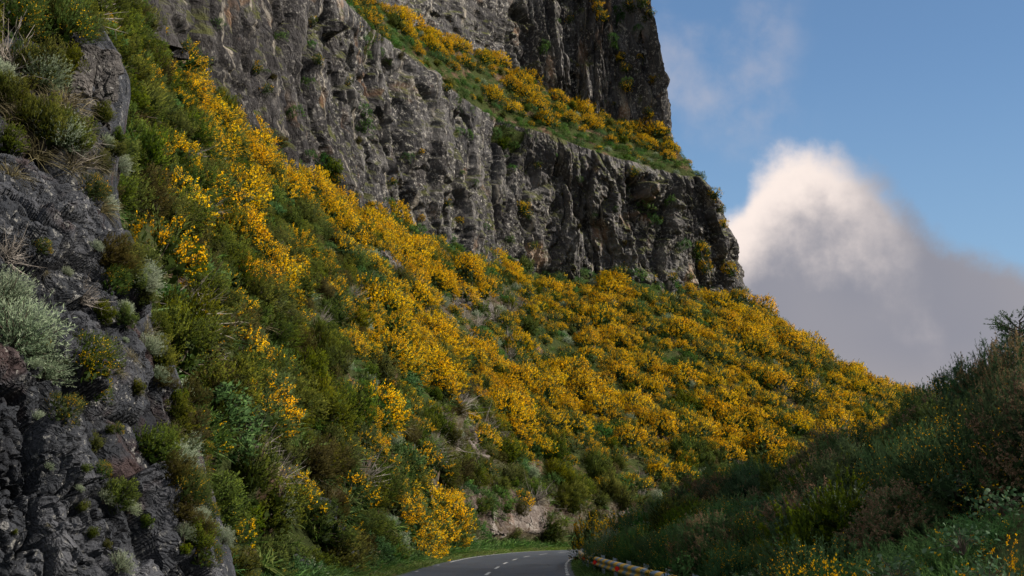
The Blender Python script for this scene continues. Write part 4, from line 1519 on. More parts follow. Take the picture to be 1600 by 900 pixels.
def scatter(P, N, spacing, rng, n):
    """area-weighted poisson-like samples on a grid surface"""
    a = P[1:, :-1] - P[:-1, :-1]; b = P[:-1, 1:] - P[:-1, :-1]
    area = np.linalg.norm(np.cross(a, b), axis=-1).ravel()
    idx = rng.choice(len(area), n, p=area / area.sum())
    i, j = np.unravel_index(idx, a.shape[:2])
    f, g = rng.uniform(size=(2, n, 1))
    pts = P[i, j] + a[i, j] * f + b[i, j] * g
    nn = N[i, j]
    grid = {}
    keep = []
    for k in range(n):
        s = spacing(pts[k])
        c = tuple((pts[k] // s).astype(int))
        c = (round(s, 2),) + c
        ok = True
        for dx in (-1, 0, 1):
            for dy in (-1, 0, 1):
                for dz in (-1, 0, 1):
                    for q in grid.get((c[0], c[1] + dx, c[2] + dy, c[3] + dz), ()):
                        if ((pts[q] - pts[k]) ** 2).sum() < s * s: ok = False; break
                    if not ok: break
                if not ok: break
            if not ok: break
        if ok:
            grid.setdefault(c, []).append(k); keep.append(k)
    return pts[keep], nn[keep]


def hill_where(px, py, t):
    if t > 0.88 and py < 470:
        return ('on the crest of the near slope beside the cliff' if px < 540 else 'at the cliff foot above the grey rocks' if px < 720 else
                'along the cliff foot in mid slope' if px < 900 else 'along the cliff foot on the far slope' if px < 1060 else 'by the outer corner of the cliff foot')
    if 600 < px < 860 and 495 < py < 570: return 'below the long grey rock patch'
    if 640 < px < 790 and 600 < py < 740: return 'beside the dry grey shrubs and brown scar'
    if 720 < px < 900 and py > 720: return 'around the pale rock face at the bend'
    if py > 800: return 'at the slope foot by the left verge' if px < 720 else 'at the slope foot beyond the bend'
    col = ('beside the left rock bank' if px < 340 else 'on the near slope left of the crest' if px < 430 else 'on the middle of the near slope' if px < 530 else
           'where near and far slope meet' if px < 650 else 'left of the mid slope' if px < 780 else 'in the mid slope' if px < 900 else 'right of the mid slope' if px < 1020 else
           'on the far slope under the cliff corner' if px < 1150 else 'on the far slope toward the ridge' if px < 1280 else 'along the skyline ridge')
    row = 'high ' if py < 400 else 'fairly high ' if py < 500 else 'halfway down, ' if py < 600 else 'fairly low ' if py < 700 else 'low '
    return row + col


CANDS = []
rng = np.random.default_rng(21)


def view_ok(p, n):
    v = unit(p - CAM)
    return (v * n).sum(-1) < 0.25


for (P, N, src, nn_) in ((hillP, hillN, 'hill', 34000), (ledP, ledN, 'ledge', 5000)):
    pts, nrm = scatter(P, N, (lambda p: 1.30 if p[1] < 66 else (1.45 if p[1] < 110 else 1.42)) if src == 'hill' else (lambda p: 1.5), rng, nn_)
    pr = project(pts)
    t = np.clip(pts[:, 2] / 36, 0, 1)
    for k in range(len(pts)):
        px, py, d = pr[k]
        if not (-120 < px < 2100 and -130 < py < 930): continue
        if d < 19: continue
        if px < np.interp(py, RBEDGE[:, 0], RBEDGE[:, 1]) - 30: continue
        behind = px > 1700 or (px > 900 and py > np.interp(px, SKYR[:, 0], SKYR[:, 1]) + 45)
        if not behind and not view_ok(pts[k], nrm[k]): continue
        rd_ = road_dist(pts[k][0], pts[k][1])
        if abs(rd_) < HALF + 1.6: continue
        ch = 'l'
        if src == 'ledge':
            fr = np.interp(0, [0, 1], [0, 1])
            kk = int(np.argmin(((lC[::6, :2] - pts[k][:2]) ** 2).sum(1))) * 6
            dC = np.linalg.norm(lC[kk, :2] - pts[k][:2]); dD = np.sqrt(((lD[::6, :2] - pts[k][:2]) ** 2).sum(1)).min()
            fr = dC / (dC + dD + 1e-6) + rng.normal() * 0.12
            mp = MIXP['g' if fr < 0.52 else 'y' if fr < 0.78 else 'Y']
        else:
            ch = char_at(px, py, rng)
            mp = MIXP[ch]
        r = rng.uniform()
        sp = mp[-1][0]
        for s_, w_ in mp:
            if r < w_: sp = s_; break
            r -= w_
        if src == 'hill' and sp in ('full', 'half') and 0.93 < t[k] and 540 < px < 1010 and rng.uniform() < 0.7: sp = 'green'
        if sp in ('full', 'half', 'few'):
            nz = float(fbm(pts[k][None] / np.array([6.0, 8.0, 5.0]), 2, 77)[0])
            if nz < -0.52 and sp == 'full': sp = 'few' if rng.uniform() < 0.6 else 'green'
            elif nz < -0.25 and sp == 'full': sp = 'half'
            elif nz > 0.36 and sp != 'full' and (src == 'ledge' or ch in 'Yy'): sp = 'full'
        if sp == 'none': continue
        big = {'heath': (0.60, 1.25), 'brownheath': (0.5, 1.05), 'full': (0.5, 1.75), 'half': (0.5, 1.5), 'few': (0.65, 1.15), 'silver': (0.5, 0.95), 'green': (0.6, 1.1), 'twigs': (0.7, 1.2)}[sp]
        s = (big[0] + (big[1] - big[0]) * rng.uniform() ** 1.35) * ((1.0 if 'heath' in sp else 0.95) if d < 66 else 1.08 if d < 110 else 1.22)
        if src == 'ledge': s *= 0.85
        CANDS.append((sp, pts[k], nrm[k], s, px if not behind else 5000, py, d, src, t[k]))


def led_where(px):
    return ('at the top end of the ledge' if px < 650 else 'on the upper part of the ledge' if px < 750 else 'in the middle of the ledge' if px < 860 else
            'on the lower part of the ledge' if px < 970 else 'on the outer end of the ledge')


# the ones that show largest are things of their own; the rest of a kind is one mass
LIMIT = {'broom': 285, 'heath': 270, 'silver': 120, 'low': 150, 'dead': 90}
fam = {'full': 'broom', 'half': 'broom', 'few': 'broom', 'heath': 'heath', 'brownheath': 'heath', 'silver': 'silver', 'green': 'low', 'twigs': 'dead'}
order = sorted(range(len(CANDS)), key=lambda k: -CANDS[k][3] / CANDS[k][6] * (1 if (-20 < CANDS[k][4] < 1620 and -20 < CANDS[k][5] < 915) else 0.02))
used = {}
REST = []
for k in order:
    sp, p, n, s, px, py, d, src, t = CANDS[k]
    f = fam[sp]
    if used.get(f, 0) >= LIMIT[f] or px > 4000:
        REST.append(CANDS[k]); continue
    used[f] = used.get(f, 0) + 1
    wh = hill_where(px, py, t) if src == 'hill' else led_where(px)
    plant(sp, p - n * 0.08, axis_of(n, rng, 0.5), s, rng, wh, rng.uniform(0.85, 1.2) if 'heath' not in sp else rng.uniform(0.9, 1.4), full_parts=d < 75)
print('CANDIDATES', len(CANDS), used, 'rest', len(REST))


def instancer(name, label, cands, protos, pick):
    """one object that carries a mass nobody could count, as geometry-node instances"""
    src = bpy.data.collections.new(name + '_sources')
    for k, me in enumerate(protos):
        src.objects.link(bpy.data.objects.new('src_%02d' % k, me))
    n = len(cands)
    me = bpy.data.meshes.new(name)
    me.vertices.add(n)
    me.vertices.foreach_set('co', np.array([c[0] for c in cands], np.float32).ravel())
    for an, ty, key, dat in (('rot', 'FLOAT_VECTOR', 'vector', [c[1] for c in cands]), ('size', 'FLOAT', 'value', [c[2] for c in cands])):
        at = me.attributes.new(an, ty, 'POINT')
        at.data.foreach_set(key, np.array(dat, np.float32).ravel())
    at = me.attributes.new('pick', 'INT', 'POINT')
    at.data.foreach_set('value', np.array([c[3] for c in cands], np.int32))
    o = link(name, me)
    ng = bpy.data.node_groups.new(name, 'GeometryNodeTree')
    ng.interface.new_socket('Geometry', in_out='INPUT', socket_type='NodeSocketGeometry')
    ng.interface.new_socket('Geometry', in_out='OUTPUT', socket_type='NodeSocketGeometry')
    gi = ng.nodes.new('NodeGroupInput'); go = ng.nodes.new('NodeGroupOutput')
    ip = ng.nodes.new('GeometryNodeInstanceOnPoints')
    ci = ng.nodes.new('GeometryNodeCollectionInfo')
    ci.inputs['Collection'].default_value = src
    ci.inputs['Separate Children'].default_value = True
    ci.inputs['Reset Children'].default_value = True
    ip.inputs['Pick Instance'].default_value = True

    def attr(nm, ty):
        a = ng.nodes.new('GeometryNodeInputNamedAttribute')
        a.data_type = ty
        a.inputs['Name'].default_value = nm
        return a.outputs['Attribute']
    L = ng.links.new
    L(gi.outputs[0], ip.inputs['Points']); L(ci.outputs[0], ip.inputs['Instance'])
    L(attr('pick', 'INT'), ip.inputs['Instance Index'])
    L(attr('rot', 'FLOAT_VECTOR'), ip.inputs['Rotation'])
    L(attr('size', 'FLOAT'), ip.inputs['Scale'])
    L(ip.outputs[0], go.inputs[0])
    md = o.modifiers.new('scatter', 'NODES')
    md.node_group = ng
    tag(o, label, kind='stuff')
    return o


def euler_of(n, rng, k=0.5):
    a = axis_of(n, rng, k)
    q = Vector((0, 0, 1)).rotation_difference(Vector(a)) @ Quaternion((0, 0, 1), rng.uniform(0, 6.283))
    return tuple(q.to_euler())


spi = {}
masses = [('flowering_scrub', 'mass of yellow flowering broom covering the far slope and ledge', ('full', 'half', 'few')),
          ('heath_scrub', 'mass of olive green heath and low shrubs on the slope', ('heath', 'brownheath', 'green', 'silver', 'twigs'))]
MASSP = {'full': [build_one('full', p) for p in FULL_P], 'half': [build_one('half', p) for p in HALF_P], 'few': [build_one('few', p) for p in FEW_P],
         'heath': [build_one('heath', p) for p in HEATH_P[:3]], 'brownheath': [PRO['brownheath'][0]['crown']], 'green': [p['crown'] for p in PRO['green']],
         'silver': [p['leaves'] for p in PRO['silver'][:2]], 'twigs': [p['branches'] for p in PRO['twigs'][:2]]}
for nm, lb, sps in masses:
    protos, start = [], {}
    for s_ in sps:
        start[s_] = len(protos)
        protos += MASSP[s_]
    cs = [(c[1] - c[2] * 0.08, euler_of(c[2], rng), c[3], start[c[0]] + int(rng.integers(len(MASSP[c[0]])))) for c in REST if c[0] in sps]
    if cs: instancer(nm, lb, cs, protos, None)

# grass that fills the ground between the shrubs, the ledge and the verges
GR = [mk_tussock(600 + k, 'grass', 60, (0.35, 0.8), 0.035, 0.7, 0.5) for k in range(3)]
GRG = [mk_tussock(610 + k, 'green', 60, (0.4, 0.9), 0.04, 0.6, 0.5) for k in range(2)]
GRD = [mk_tussock(620 + k, 'drygrass', 50, (0.4, 0.8), 0.03, 0.8, 0.4) for k in range(2)]
gp = [build(g)['blades'] for g in GR + GRG + GRD]
cs = []
for (P, N, nn_, kk) in ((hillP, hillN, 9000, 'hill'), (ledP, ledN, 2500, 'ledge')):
    pts, nrm = scatter(P, N, lambda p: 0.9, rng, nn_)
    pr = project(pts)
    for k in range(len(pts)):
        px, py, d = pr[k]
        if not (-60 < px < 1680 and -80 < py < 930) or d < 19: continue
        if px < np.interp(py, RBEDGE[:, 0], RBEDGE[:, 1]) - 30: continue
        if px > 900 and py > np.interp(px, SKYR[:, 0], SKYR[:, 1]) + 45: continue
        if not view_ok(pts[k], nrm[k]) or abs(road_dist(pts[k][0], pts[k][1])) < HALF + 0.6: continue
        ch = char_at(px, py, rng)
        r = rng.uniform()
        v = rng.integers(0, 3) if r < 0.5 else (rng.integers(3, 5) if r < 0.85 else rng.integers(5, 7))
        if ch == 's' and r < 0.5: continue
        cs.append((pts[k], euler_of(nrm[k], rng, 0.3), rng.uniform(0.7, 1.3), int(v)))
# verges: short grass by the asphalt, tall green growth behind it
for s in np.arange(14, SEND, 0.16):
    for _ in range(6 if s < 175 else 4):
        off = HALF + 0.05 + abs(rng.normal()) * 1.0
        c = road_at(s=s, off=off)
        hgt = 0.36 + 0.75 * np.clip((off - HALF - 0.6) / 1.5, 0, 1)
        if s > 122: hgt *= 1.35
        cs.append((np.array([c[0], c[1], -0.02 + 0.04 * (off - HALF)]), (rng.normal() * .15, rng.normal() * .15, rng.uniform(0, 6.3)), hgt * rng.uniform(0.7, 1.4),
                   int(rng.integers(0, 3) if off < HALF + 0.9 else rng.integers(3, 5)) if rng.uniform() > 0.07 else 5))
for s in np.arange(30, 170, 0.22):
    for _ in range(7):
        off = -HALF - 0.1 - abs(rng.normal()) * 0.9
        c = road_at(s=s, off=off)
        cs.append((np.array([c[0], c[1], 0.0]), (rng.normal() * .2, rng.normal() * .2, rng.uniform(0, 6.3)), rng.uniform(0.28, 0.62) if off < -HALF - 0.35 else rng.uniform(0.15, 0.3), int(rng.integers(0, 5))))
instancer('grass', 'green and straw grass along the verges and between the shrubs', cs, gp, None)

# ------------------------------------------------------------------ tussocks and bushes along the left verge
rng = np.random.default_rng(33)
for s, off, sp, size, lab in (
        (47, 4.6, 'tussock', 1.1, 'big arching grass tussock behind the small pale marker post'),
        (50, 5.0, 'tussock', 1.3, 'rounded grass tussock second from the pale marker post'),
        (54, 5.0, 'tussock', 1.2, 'grass tussock halfway along the left verge'),
        (44, 5.2, 'silver', 0.8, 'pale leafy plant between the dark verge rock and marker post'),
        (58, 5.2, 'silver', 0.9, 'pale leafy plant behind the left verge grass'),
        (62, 5.4, 'green', 1.1, 'bright green bush on the left verge before the curve'),
        (67, 5.3, 'green', 1.2, 'rounded green bush on the left verge at the curve start'),
        (73, 5.4, 'tussock', 1.1, 'grass tussock on the verge below the yellow broom'),
        (80, 5.4, 'green', 1.1, 'green bush on the outer verge entering the bend'),
        (40, 5.0, 'green', 0.8, 'small green plant at the foot of the tall verge rock')):
    c = road_at(s=s + 40, off=off)
    plant(sp, (c[0], c[1], 0.0), (0, 0, 1), size, rng, '', 1.0, True, lab)

# ------------------------------------------------------------------ plants rooted in the cliffs
rng = np.random.default_rng(44)
for name, P, N, spots in (
    ('lower', cl1, cl1N, [(487, 72, 'green', .8), (572, 205, 'green', 1.3), (570, 178, 'green', .9), (512, 272, 'heath', 1.6), (528, 285, 'half', .9), (505, 262, 'green', 1.2),
                          (815, 326, 'half', 1.1), (825, 335, 'few', .8), (1012, 328, 'green', 1.6), (1020, 350, 'green', 1.2), (1090, 400, 'few', 1.6), (1068, 385, 'green', 1.2),
                          (1100, 420, 'half', 1.2), (1140, 425, 'half', 1.3), (1118, 310, 'few', 1.2), (1125, 330, 'few', .8), (1131, 349, 'full', .9), (720, 207, 'green', .9), (733, 215, 'green', .8), (660, 342, 'full', .5),
                          (660, 235, 'full', .45), (800, 262, 'green', .7), (745, 290, 'green', .6), (720, 345, 'half', .6), (835, 385, 'few', .8), (800, 375, 'green', .8), (905, 285, 'green', .6), (610, 320, 'green', .9),
                          (640, 250, 'green', .8), (990, 275, 'few', .9), (1047, 315, 'green', .9), (1050, 435, 'few', 1.0), (460, 180, 'green', 1.0), (930, 340, 'green', .5), (960, 330, 'green', .5), (700, 320, 'few', .6),
                          (440, 60, 'green', .9), (400, 110, 'few', .7), (340, 40, 'green', .7), (480, 130, 'green', .9), (545, 130, 'few', .6)]),
    ('upper', cl2, cl2N, [(847, 70, 'green', 1.1), (852, 82, 'green', .9), (975, 132, 'green', 1.2), (978, 108, 'few', 1.0), (968, 92, 'half', 1.0), (997, 87, 'full', .55), (1019, 129, 'half', .8), (980, 140, 'half', 1.1),
                          (935, 12, 'full', 1.1), (945, 28, 'half', 1.1), (955, 60, 'green', 1.0), (970, 30, 'green', 1.2), (985, 12, 'few', 1.3), (1000, 6, 'few', 1.2), (1008, 28, 'few', .9), (1017, 18, 'half', .8),
                          (960, 75, 'green', 1.0), (1012, 178, 'few', .9), (1015, 182, 'half', .7), (890, 30, 'few', .8), (965, 20, 'green', 1.3), (995, 45, 'green', 1.0), (930, 0, 'half', 1.0)])):
    pr = project(P)
    for _ in range(60 if name == 'lower' else 30):
        ii = (rng.integers(20, P.shape[0] - 20), rng.integers(10, P.shape[1] - 4))
        q_ = pr[ii]
        if 260 < q_[0] < 1130 and -10 < q_[1] < 450 and view_ok(P[ii], N[ii]) and not (name == 'lower' and q_[0] < 540 and q_[1] > 300):
            spots = spots + [(q_[0], q_[1], rng.choice(['green', 'few', 'brownheath']), rng.uniform(0.3, 0.75))]
    for k, (px, py, sp, s) in enumerate(spots):
        i = surf_at(P, pr, px, py)
        n = N[i]
        plant(sp, P[i] - n * 0.15, unit(n * 0.75 + np.array([0, 0, 0.6])), s * 0.95, rng,
              'clinging to the %s cliff, ' % name + (('left part' if px < 560 else 'middle' if px < 780 else 'right of its middle' if px < 980 else 'outer corner') if name == 'lower' else
                                                     ('middle' if px < 920 else 'gully near its right end' if px < 990 else 'right edge')), rng.uniform(0.9, 1.3), False)

# ------------------------------------------------------------------ plants on the foreground rock bank
rng = np.random.default_rng(55)


def on_bank(px, py):
    i = surf_at(rb2, rbPr, px, py)
    return rb2[i], rbN[i], rbPr[i][2]


NEAR = [  # px, py of the base, species, width in px, label
    (30, 545, 'nearsilver', 190, 'large silvery shrub hanging over the dark rock at far left'),
    (75, 590, 'nearsilver', 110, 'silvery shrub lower right of the largest silvery one'),
    (10, 470, 'nearsilver', 120, 'silvery shrub crowning the large clump at far left'),
    (262, 455, 'nearsilver', 85, 'upright silvery shrub beside the heath at the rock edge'),
    (235, 545, 'nearsilver', 62, 'pale shrub on the rock edge below the upright silvery one'),
    (250, 590, 'nearsilver', 48, 'pale shrub lower down the rock edge above the grey boulder'),
    (167, 328, 'nearsilver', 55, 'small silvery shrub at the upper rock edge'),
    (95, 215, 'nearsilver', 85, 'pale green shrub under the dry grass at upper left'),
    (60, 190, 'nearsilver', 60, 'pale green shrub left of the one under dry grass'),
    (205, 800, 'nearsilver', 46, 'sprawling pale plant below the dark heath on the rock'),
    (165, 785, 'nearsilver', 40, 'thin pale plant left of the sprawling pale one'),
    (292, 838, 'nearsilver', 50, 'pale plant at the lower rock edge'),
    (188, 885, 'nearsilver', 60, 'pale plant low in the frame on shaded rock'),
    (350, 845, 'nearsilver', 52, 'pale leafy plant at the lowest rock edge beside the heath'),
    (62, 655, 'nearsilver', 34, 'tiny pale sprig under the flowering broom on the rock'),
    (203, 445, 'nearheath', 62, 'rounded olive heath at the rock edge beside the silvery shrub'),
    (226, 420, 'nearheath', 66, 'olive heath standing behind the rounded one at the rock edge'),
    (232, 715, 'nearheath', 105, 'large dark olive heath on the lower rock bank'),
    (180, 785, 'nearheath', 70, 'medium olive heath lower left of the large dark one'),
    (8, 232, 'nearheath', 80, 'dense heath cut by the left frame edge'),
    (287, 805, 'brownheath', 58, 'brownish heath tuft at the lower rock edge'),
    (132, 735, 'nearheath', 22, 'tiny olive cushion plant on the grey rock face'),
    (150, 700, 'nearheath', 40, 'small olive heath in the rock crack above the tiny cushion'),
    (172, 672, 'nearheath', 22, 'tiny olive tuft above the small heath in the crack'),
    (140, 835, 'nearheath', 26, 'tiny yellowish cushion plant low on the shaded rock'),
    (125, 798, 'nearheath', 28, 'yellowish cushion plant near the shaded overhang'),
    (168, 852, 'nearheath', 22, 'lowest tiny cushion plant on the shaded rock'),
    (215, 610, 'nearheath', 36, 'small heath at the rock edge above the large dark one'),
    (160, 495, 'nearheath', 50, 'olive shrub behind the hanging yellow broom'),
    (140, 575, 'nearbroom', 95, 'broom with yellow flowers hanging beside the large silvery shrub'),
    (95, 650, 'nearbroom', 60, 'small yellow flowered broom hanging low on the rock'),
    (150, 615, 'nearbroom', 60, 'second hanging broom just under the largest hanging one'),
    (218, 768, 'nearbroom', 36, 'little broom with bright flowers before the olive heath'),
    (135, 470, 'twigs', 60, 'dry brown twigs in the rock hollow'),
    (15, 395, 'twigs', 70, 'bare pale branch over the reddish rock at far left'),
    (85, 60, 'nearbroom', 130, 'tall broom with scattered flowers at upper left'),
    (20, 40, 'nearbroom', 120, 'broom with scattered flowers in the upper left corner'),
    (130, 50, 'nearbroom', 70, 'small broom behind the tall grey boulder'),
    (60, 120, 'nearheath', 110, 'olive heath among the dry grass at upper left'),
    (150, 20, 'twigs', 90, 'pale bare twigs above the tall grey boulder'),
    (15, 110, 'twigs', 130, 'bare pale branches at the upper left frame edge'),
    (110, 110, 'nearheath', 70, 'heath leaning against the tall grey boulder'),
    (120, 260, 'dry', 90, 'straw grass tuft below the tall grey boulder'),
    (60, 240, 'dry', 100, 'straw grass tuft above the reddish rock'),
    (95, 170, 'dry', 90, 'straw grass tuft left of the tall grey boulder'),
    (30, 180, 'dry', 100, 'straw grass tuft at the left frame edge'),
    (135, 205, 'dry', 70, 'straw grass tuft touching the boulder base'),
    (20, 270, 'dry', 80, 'straw grass tuft beside the cut off heath at left'),
    (145, 300, 'nearbroom', 60, 'broom with few flowers at the upper rock edge'),
    (120, 225, 'nearheath', 60, 'heath below the straw tuft near the boulder'),
    (155, 255, 'nearheath', 50, 'small heath at the foot of the tall grey boulder'),
    (50, 30, 'nearheath', 110, 'heath behind the corner broom at upper left'),
    (105, 15, 'nearheath', 90, 'tall heath cut by the top frame edge at left'),
]
for px, py, sp, w, lab in NEAR:
    p, n, d = on_bank(px, py)
    ext = {'nearsilver': 2.1, 'nearheath': 2.25, 'brownheath': 2.2, 'nearbroom': 2.2, 'twigs': 1.9, 'dry': 1.7}[sp]
    s = w * d / FPX / ext
    plant(sp, p - n * s * 0.12, unit(n * 0.7 + np.array([0.15, 0, 0.65])), s, rng, '', rng.uniform(0.9, 1.15), True, lab)

# thicket over the upper bank and along its right edge
for k in range(150):
    if k < 85:
        px, py = rng.uniform(-60, 150), rng.uniform(-40, 300)
        if py > 165 + max(px, 0) * 0.9: continue
        if 118 < px < 190 and 55 < py < 240: continue
        sp = rng.choice(['nearheath', 'nearheath', 'nearbroom', 'dry', 'dry', 'nearsilver', 'twigs'])
        w = rng.uniform(45, 100); wh = 'on the upper left bank'
    else:
        py = rng.uniform(-30, 900)
        px = np.interp(py, RBEDGE[:, 0], RBEDGE[:, 1]) + rng.normal() * 16 - 8
        if 60 < py < 230 and rng.uniform() < .6: continue
        sp = rng.choice(['nearheath', 'nearheath', 'nearheath', 'nearsilver', 'dry', 'nearbroom', 'brownheath'])
        w = rng.uniform(30, 85); wh = 'along the edge of the dark rock bank'
    p, n, d = on_bank(px, py)
    ext = {'nearsilver': 2.1, 'nearheath': 2.25, 'brownheath': 2.2, 'nearbroom': 2.2, 'twigs': 1.9, 'dry': 1.7}[sp]
    sz = w * d / FPX / ext
    plant(sp, p - n * sz * 0.1, unit(n * 0.6 + np.array([0.2, 0, 0.7])), sz, rng, wh, rng.uniform(0.9, 1.3), True)
for k in range(26):
    px, py = rng.uniform(0, 300), rng.uniform(340, 890)
    if px > np.interp(py, RBEDGE[:, 0], RBEDGE[:, 1]) - 20: continue
    sp = rng.choice(['nearheath', 'dry', 'nearsilver', 'nearbroom'])
    p, n, d = on_bank(px, py)
    sz = rng.uniform(14, 36) * d / FPX / 2.1
    plant(sp, p - n * sz * 0.1, unit(n * 0.6 + np.array([0.1, 0, 0.7])), sz, rng, 'in cracks of the dark rock bank', 1.0, True)

# ------------------------------------------------------------------ the dark bushes beyond the guardrail on the right
rng = np.random.default_rng(66)


def bank_z(x, y):
    dr = abs(float(road_dist(np.array([x]), np.array([y]))[0])) - HALF
    return -0.03 + min(max(0.10 * (dr - 0.2), 0), 0.1) + min(max(0.52 * (dr - 1.3), 0), 3.6)


def rbush(sp, px, top, d, wpx, label):
    p = at_y(px, top, d)
    x, y, zt = p
    z = bank_z(x, y) - 0.1
    r = wpx * d / FPX / 2
    h = max(0.5, zt - z)
    up = {'gorse': 1.25, 'browngorse': 1.25, 'rush': 1.05, 'rushflower': 1.05, 'round': 1.2, 'bramble': .75, 'tussock': 1.0, 'pine': 3.1, 'green': .9, 'silver': 1.1, 'few': 1.1, 'half': 1.1, 'heath': 1.2}[sp]
    rr = {'pine': 0.9}.get(sp, 1.0)
    size = max(r / rr, h / up / 1.5)
    if sp == 'bramble': size = r / rr
    if sp == 'bramble': z = zt - 0.7 * r; h = up * size
    o = plant(sp, (x, y, z), unit(np.array([0, 0, 1]) + rng.normal(size=3) * 0.06), size, rng, '', h / up / size, True, label)
    return o


RB = [
    # far: behind the end of the rail
    ('half', 925, 818, 66, 60, 'yellow tinged bush right behind the end of the rail'),
    ('silver', 955, 822, 60, 50, 'pale leafy shrub behind the rail bend'),
    ('few', 985, 806, 70, 80, 'green broom behind the pale shrub at the rail bend'),
    ('green', 1010, 818, 52, 70, 'leafy green bush right above the striped rail'),
    ('round', 945, 840, 50, 60, 'low green broom overhanging the far rail'),
    ('round', 1000, 838, 44, 80, 'low green broom above the rail reflectors'),
    ('gorse', 1050, 780, 58, 110, 'dark gorse left of the brown tipped bushes'),
    ('round', 1045, 845, 40, 80, 'low green broom above the striped near rail'),
    # middle: the brown-tipped row
    ('browngorse', 1090, 750, 50, 120, 'brown tipped gorse at the left of its row'),
    ('browngorse', 1150, 742, 46, 150, 'wide brown tipped gorse in the middle of its row'),
    ('round', 1215, 736, 50, 110, 'light topped broom behind the brown tipped row'),
    ('browngorse', 1130, 800, 38, 150, 'brown tipped gorse low in front of the row'),
    ('gorse', 1075, 815, 36, 110, 'dark gorse in front of the row at left'),
    ('browngorse', 1270, 706, 40, 140, 'tall brown tipped gorse in the centre right'),
    ('gorse', 1210, 775, 36, 150, 'dark gorse under the centre brown tips'),
    ('gorse', 1310, 745, 34, 170, 'broad dark gorse in the deepest shade'),
    ('browngorse', 1350, 680, 40, 150, 'brown tipped gorse against the yellow slope'),
    ('gorse', 1405, 672, 38, 120, 'dark gorse next right of the tips against the slope'),
    ('browngorse', 1420, 690, 30, 150, 'brown tipped gorse below the skyline dip'),
    ('round', 1455, 660, 34, 90, 'feathery broom at the skyline dip'),
    ('gorse', 1500, 635, 30, 120, 'dark gorse rising at the skyline by the cloud'),
    ('pine', 1592, 488, 26, 140, 'open dark young tree rising at the right frame edge'),
    ('pine', 1545, 575, 28, 100, 'shorter dark young tree left of the edge tree'),
    ('gorse', 1570, 612, 25, 190, 'dense dark gorse below the edge tree'),
    ('gorse', 1645, 565, 24, 190, 'dark gorse cut by the right frame edge'),
    ('round', 1500, 660, 26, 190, 'dark broom under the skyline gorse'),
    ('rushflower', 1590, 680, 23, 170, 'broom with a yellow spray at the right frame edge'),
    ('rushflower', 1390, 720, 27, 130, 'broom with a few flowers below the brown tips'),
    ('gorse', 1450, 735, 26, 190, 'dark gorse behind the flowering broom'),
    # near
    ('rushflower', 1420, 745, 21, 150, 'broom with the densest yellow flower spray on the right bank'),
    ('rush', 1530, 720, 22, 190, 'dark stemmed broom among bramble leaves'),
    ('round', 1340, 800, 22, 150, 'green broom leaning left above the bank'),
    ('round', 1280, 790, 27, 170, 'green broom with upright stems low on the bank'),
    ('round', 1230, 840, 26, 150, 'low green broom right of the near rail'),
    ('rushflower', 1250, 835, 22, 110, 'low broom with a few bright flowers near the rail'),
    ('round', 1175, 850, 30, 130, 'low green broom just behind the near rail'),
    ('round', 1110, 855, 33, 100, 'low green broom at the end of the visible rail'),
    ('rushflower', 1300, 850, 18, 130, 'short flowering broom at the lower frame edge'),
    ('rush', 1400, 830, 18, 170, 'dark broom before the flowering one at the lower edge'),
    ('rush', 1480, 800, 17, 170, 'dark thin broom among bramble leaves'),
    ('rush', 1570, 780, 17, 190, 'dark broom at the lower right frame edge'),
    ('rushflower', 1590, 830, 13.5, 150, 'nearest broom with large yellow flowers at the corner'),
    ('rush', 1500, 850, 14.5, 160, 'nearest dark broom at the lower edge'),
    ('bramble', 1490, 725, 19.5, 110, 'pale bramble leaves above the flowering broom'),
    ('bramble', 1560, 755, 17, 110, 'pale bramble leaves toward the right frame edge'),
    ('bramble', 1500, 808, 16, 120, 'bramble leaves in the middle of the near bank'),
    ('bramble', 1400, 858, 16, 130, 'bramble leaves along the lower frame edge'),
    ('bramble', 1540, 860, 13, 130, 'bramble leaves at the lower right corner'),
    ('bramble', 1200, 872, 27, 90, 'small leaved bramble behind the near rail'),
    ('green', 1085, 878, 30, 50, 'bright green tuft right of the rail posts'),
]
RB += [
    ('round', 1180, 790, 42, 110, 'rounded broom below the wide brown tipped gorse'),
    ('round', 1330, 720, 33, 110, 'rounded broom between the brown tipped bushes'),
    ('round', 1110, 800, 44, 90, 'pale rounded broom beside the rail bend shrubs'),
    ('round', 1385, 760, 25, 130, 'rounded broom left of the densest flower spray'),
    ('round', 1545, 665, 25, 140, 'rounded broom under the shorter dark tree'),
    ('round', 1470, 690, 29, 110, 'rounded broom under the skyline dip'),
    ('round', 1260, 775, 31, 110, 'rounded broom under the centre brown tips'),
    ('silver', 1120, 772, 52, 60, 'pale blue-green shrub behind the left brown tips'),
    ('silver', 1240, 742, 46, 60, 'pale blue-green shrub topping the light broom'),
    ('browngorse', 1230, 752, 44, 110, 'brown tipped gorse right of the wide one'),
    ('browngorse', 1190, 765, 40, 90, 'small brown tipped gorse in the middle of the bank'),
    ('gorse', 1535, 548, 27, 110, 'gorse peak between the two dark trees'),
    ('browngorse', 1585, 535, 24, 120, 'brown tipped gorse at the foot of the edge tree'),
    ('pine', 1500, 582, 31, 80, 'smallest dark tree at the skyline left of the others'),
    ('half', 970, 815, 75, 60, 'yellow flecked bush behind the far rail end'),
]
RB = [(('round' if (r_[0] == 'rush' and r_[3] >= 20) else r_[0]),) + r_[1:] for r_ in RB]
for r_ in RB:
    rbush(*r_)
nfill = 0
taken = []
